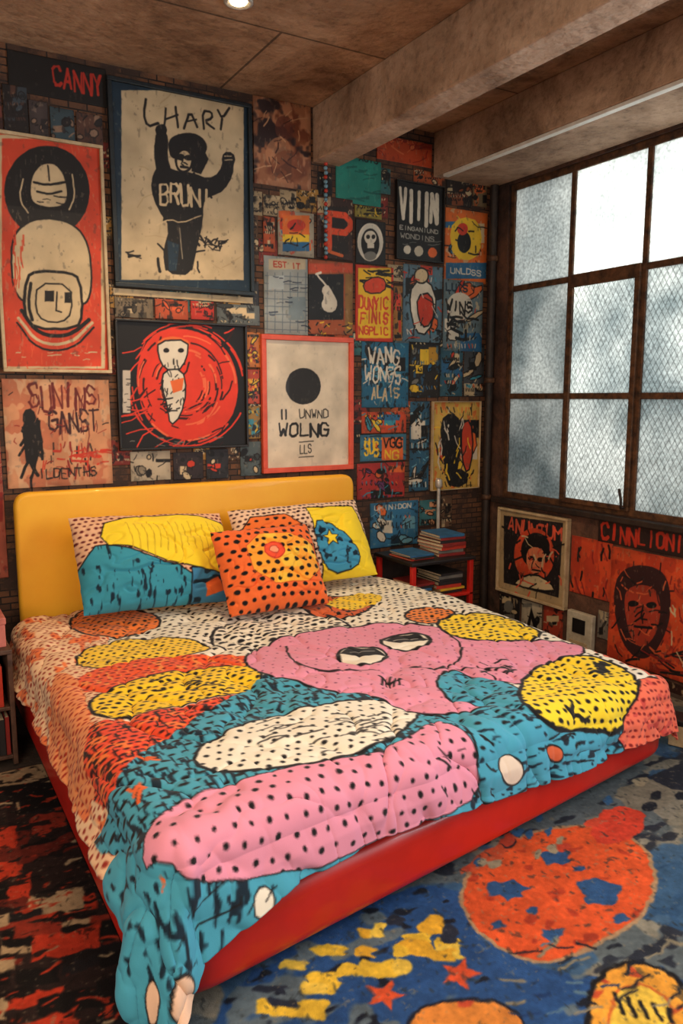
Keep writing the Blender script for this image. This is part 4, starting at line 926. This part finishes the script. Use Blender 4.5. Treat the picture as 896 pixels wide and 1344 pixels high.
rug('rug','dark rug with black, red and cream graphic blocks',-1.3,.495,.9,3.45,rb,C8(44,32,32),14)

# ------------------------------------------------------------------ books
def book(loc,dims,rz,mat,label,group,upright=False,tilt=0):
    L,Wd,T=dims
    e=empty('book',loc,(0,0,rz) if not upright else (0,tilt,rz))
    t=.002
    if not upright:
        bl=[(-Wd/2,Wd/2,-L/2,L/2,0,t),(-Wd/2,Wd/2,-L/2,L/2,T-t,T),(-Wd/2,Wd/2,-L/2,-L/2+t,t,T-t)]
        pg=[(-Wd/2+.004,Wd/2-.004,-L/2+t,L/2-.004,t,T-t)]
    else:
        bl=[(0,t,-Wd/2,Wd/2,0,L),(T-t,T,-Wd/2,Wd/2,0,L),(t,T-t,-Wd/2,-Wd/2+t,0,L)]
        pg=[(t,T-t,-Wd/2+t,Wd/2-.004,.003,L-.004)]
    child(e,boxes('cover',bl,mat,.0006,1));child(e,boxes('pages',pg,M_pages,0))
    return tag(e,label,'book',group=group)
NX,NY=2.90,3.92
ns=tag(empty('bedside_table',(NX,NY,.013)),'black and red bedside shelf unit stacked with books','bedside table')
hw,hd_=.235,.2
child(ns,boxes('table_top',[(-hw-.01,hw+.01,-hd_-.01,hd_+.01,.585,.607)],M_black,.005))
child(ns,boxes('shelf',[(-hw,hw,-hd_,hd_,.36,.378)],M_redf,.004))
child(ns,boxes('shelf',[(-hw,hw,-hd_,hd_,.10,.118)],M_black,.004))
child(ns,boxes('back_panel',[(-hw+.03,hw-.03,hd_-.012,hd_,.118,.585)],M_dark,.002))
for a in (-1,1):
    for b_ in (-1,1):
        child(ns,boxes('leg',[(a*hw-(.03 if a>0 else 0),a*hw+(.0 if a>0 else .03),b_*hd_-(.03 if b_>0 else 0),b_*hd_+(0 if b_>0 else .03),0,.585)],M_redf,.004))
rd=random.Random(11)
bn=['red','blue','cream','black','teal','orange','yellow','grey','maroon']
def stack(x,y,z,n,wd,ln,grp,thk=(.012,.03)):
    for i in range(n):
        T=rd.uniform(*thk);k=rd.randrange(9)
        book((x+rd.uniform(-.008,.008),y+rd.uniform(-.008,.008),z),(ln*rd.uniform(.88,1),wd*rd.uniform(.88,1),T),rd.uniform(-.1,.1),bookcols[k],bn[k]+' book lying in a stack on the bedside shelf',grp);z+=T+.0005
stack(NX+.115,NY-.02,.6205,7,.2,.26,'books stacked on the bedside shelf top',(.014,.024))
stack(NX-.115,NY-.03,.6205,3,.19,.26,'books stacked on the bedside shelf top',(.008,.014))
stack(NX+.09,NY-.03,.3915,7,.19,.26,'books on the bedside lower shelf',(.012,.022))
stack(NX-.11,NY-.03,.3915,5,.15,.25,'books on the bedside lower shelf',(.012,.022))
stack(NX+.04,NY-.03,.1315,6,.22,.28,'books on the bedside bottom shelf',(.014,.026))
pv=tag(empty('radiator_pipe',(3.19,4.165,0.0)),'pale radiator pipe with valve on the poster wall','pipe')
child(pv,tube('pipe_run',[(0,0,0),(0,0,1.0)],.012,M_metal));child(pv,lathe('valve',[(.016,1.0),(.024,1.01),(.024,1.05),(.012,1.065)],M_metal))
# left book shelf
bs=tag(empty('bookcase',(.045,3.66,.0125)),'low worn open bookcase filled with books','bookcase')
child(bs,boxes('top_board',[(-.36,.36,-.17,.17,.50,.52)],M_wood,.004))
child(bs,boxes('shelf',[(-.34,.34,-.165,.165,.25,.266)],M_wood,.003));child(bs,boxes('shelf',[(-.34,.34,-.165,.165,.03,.046)],M_wood,.003))
for a in (-.36,.34): child(bs,boxes('side_panel',[(a,a+.02,-.165,.165,0,.5)],M_wood,.003))
child(bs,boxes('back_panel',[(-.34,.34,.15,.165,.046,.5)],M_wood,.002))
for zz,grp in ((.279,'books on the upper shelf of the bookcase'),(.059,'books on the lower shelf of the bookcase')):
    x=-.29
    while x<.37:
        T=rd.uniform(.014,.032);k=rd.randrange(9)
        if x+T>.382: break
        book((x,3.625,zz),(rd.uniform(.15,.19),.24,T),0,bookcols[k],bn[k]+' book standing upright in the low bookcase',grp,upright=True);x+=T+.002
bx_=tag(empty('storage_box',(.26,3.64,.533)),'small dusty pink storage box with lid','box')
M_pinkbox=flat('pink_card',C8(206,120,108),C8(170,92,82),.7)
child(bx_,boxes('box_body',[(-.13,.13,-.1,.1,0,.10)],M_pinkbox,.004));child(bx_,boxes('lid',[(-.134,.134,-.104,.104,.1,.13)],M_pinkbox,.004))
for i in range(3):
    book((.02,3.64,.533+i*.0225),(.2,.16,.022),.1*i,bookcols[(i*3)%9],bn[(i*3)%9]+' book lying on top of the low bookcase','books on top of the bookcase')

# white case on the wall ledge, floor box
M_wp=flat('white_plastic',C8(205,198,180),C8(170,160,140),.5)
yy,zz=-on_right(765,830)[0],on_right(765,830)[1]
rc=tag(empty('storage_case',(XR-.04,yy,zz-.13)),'white plastic case with dark label window','case')
child(rc,boxes('case_body',[(-.0,.036,-.1,.1,0,.26)],M_wp,.006));child(rc,boxes('label_window',[(-.006,-.0005,-.05,.05,.13,.22)],M_black,.002));child(rc,boxes('label_strip',[(-.005,-.0005,-.07,.07,.03,.08)],M_creamf,.002))
led=tag(boxes('wall_ledge',[(-.06,.0,-.14,1.0,-.03,0)],M_dark,.004,loc=(XR-.001,yy-.05,zz-.131)),'narrow dark wall ledge under the window','shelf')
p=on_z(890,975,.02)
sb=tag(empty('small_box',(p[0]+.03,p[1],.013),(0,0,.4)),'small cream and black box on the rug','box')
child(sb,boxes('box_body',[(-.06,.06,-.05,.05,0,.10)],M_creamf,.004));child(sb,boxes('lid',[(-.062,.062,-.052,.052,.10,.125)],M_black,.003))
# bead string
bd=tag(empty('bead_string',(float(on_back(424,214)[0]),D-.03,float(on_back(424,214)[1]))),'hanging string of pale blue and red beads','beads')
child(bd,tube('cord',[(0,0,.02),(0,0,-.56)],.0015,M_dark))
bms=[bmesh.new(),bmesh.new()]
for i in range(22):
    k=i%3==0
    bmesh.ops.create_icosphere(bms[int(k)],subdivisions=2,radius=.012,matrix=Matrix.Translation((random.Random(i).uniform(-.002,.002),0,-.01-i*.025)))
for k,(nm,mt_) in enumerate([('blue_beads',flat('bead_blue',C8(130,170,190),C8(90,130,150),.3)),('red_beads',flat('bead_red',RED,DRED,.3))]):
    me=bpy.data.meshes.new(nm);bms[k].to_mesh(me);bms[k].free();me.materials.append(mt_)
    for p_ in me.polygons:p_.use_smooth=True
    o=link(bpy.data.objects.new(nm,me));o['kind']='stuff';child(bd,o)

# ------------------------------------------------------------------ lights
def area(name,loc,rot,sx,sy_,en,col):
    l=bpy.data.lights.new(name,'AREA');l.shape='RECTANGLE';l.size=sx;l.size_y=sy_;l.energy=en;l.color=col
    o=bpy.data.objects.new(name,l);o.location=loc;o.rotation_euler=rot;return link(o)
area('daylight',(4.5,2.6,2.1),(0,R(90),0),2.8,4.0,150,(.98,1,.99))
area('added_side_fill',(3.85,.3,1.95),(0,R(90),R(0)),1.9,1.4,100,(.92,.96,1))  # added cool fill from out of view, no such window known
area('added_top_fill',(.9,1.0,3.1),(0,0,0),1.4,1.0,38,(1,.74,.5))  # added warm overhead fill, well away from the recessed ceiling light
area('added_front_fill',(-1.2,-.2,2.0),(R(66),0,R(-48)),1.4,1.0,58,(1,.78,.56))  # added warm fill from behind the camera, no lamp there
sl=bpy.data.lights.new('recessed_spot','SPOT');sl.energy=95;sl.spot_size=R(120);sl.spot_blend=.8;sl.color=(1,.72,.42);sl.shadow_soft_size=.05
so=link(bpy.data.objects.new('recessed_spot',sl));so.location=(1.415,3.277,3.2)
wd_=bpy.data.worlds.new('overcast');scene.world=wd_;wd_.use_nodes=True
bg=wd_.node_tree.nodes['Background'];bg.inputs[0].default_value=(.90,.87,.84,1);bg.inputs[1].default_value=.31

cam=bpy.data.cameras.new('camera');cam.sensor_fit='VERTICAL';cam.sensor_height=36;cam.lens=36*FPX/1344;cam.clip_start=.05
co=link(bpy.data.objects.new('camera',cam));co.location=(0,0,H);co.rotation_euler=(math.pi/2-PIT,0,-YAW)
scene.camera=co
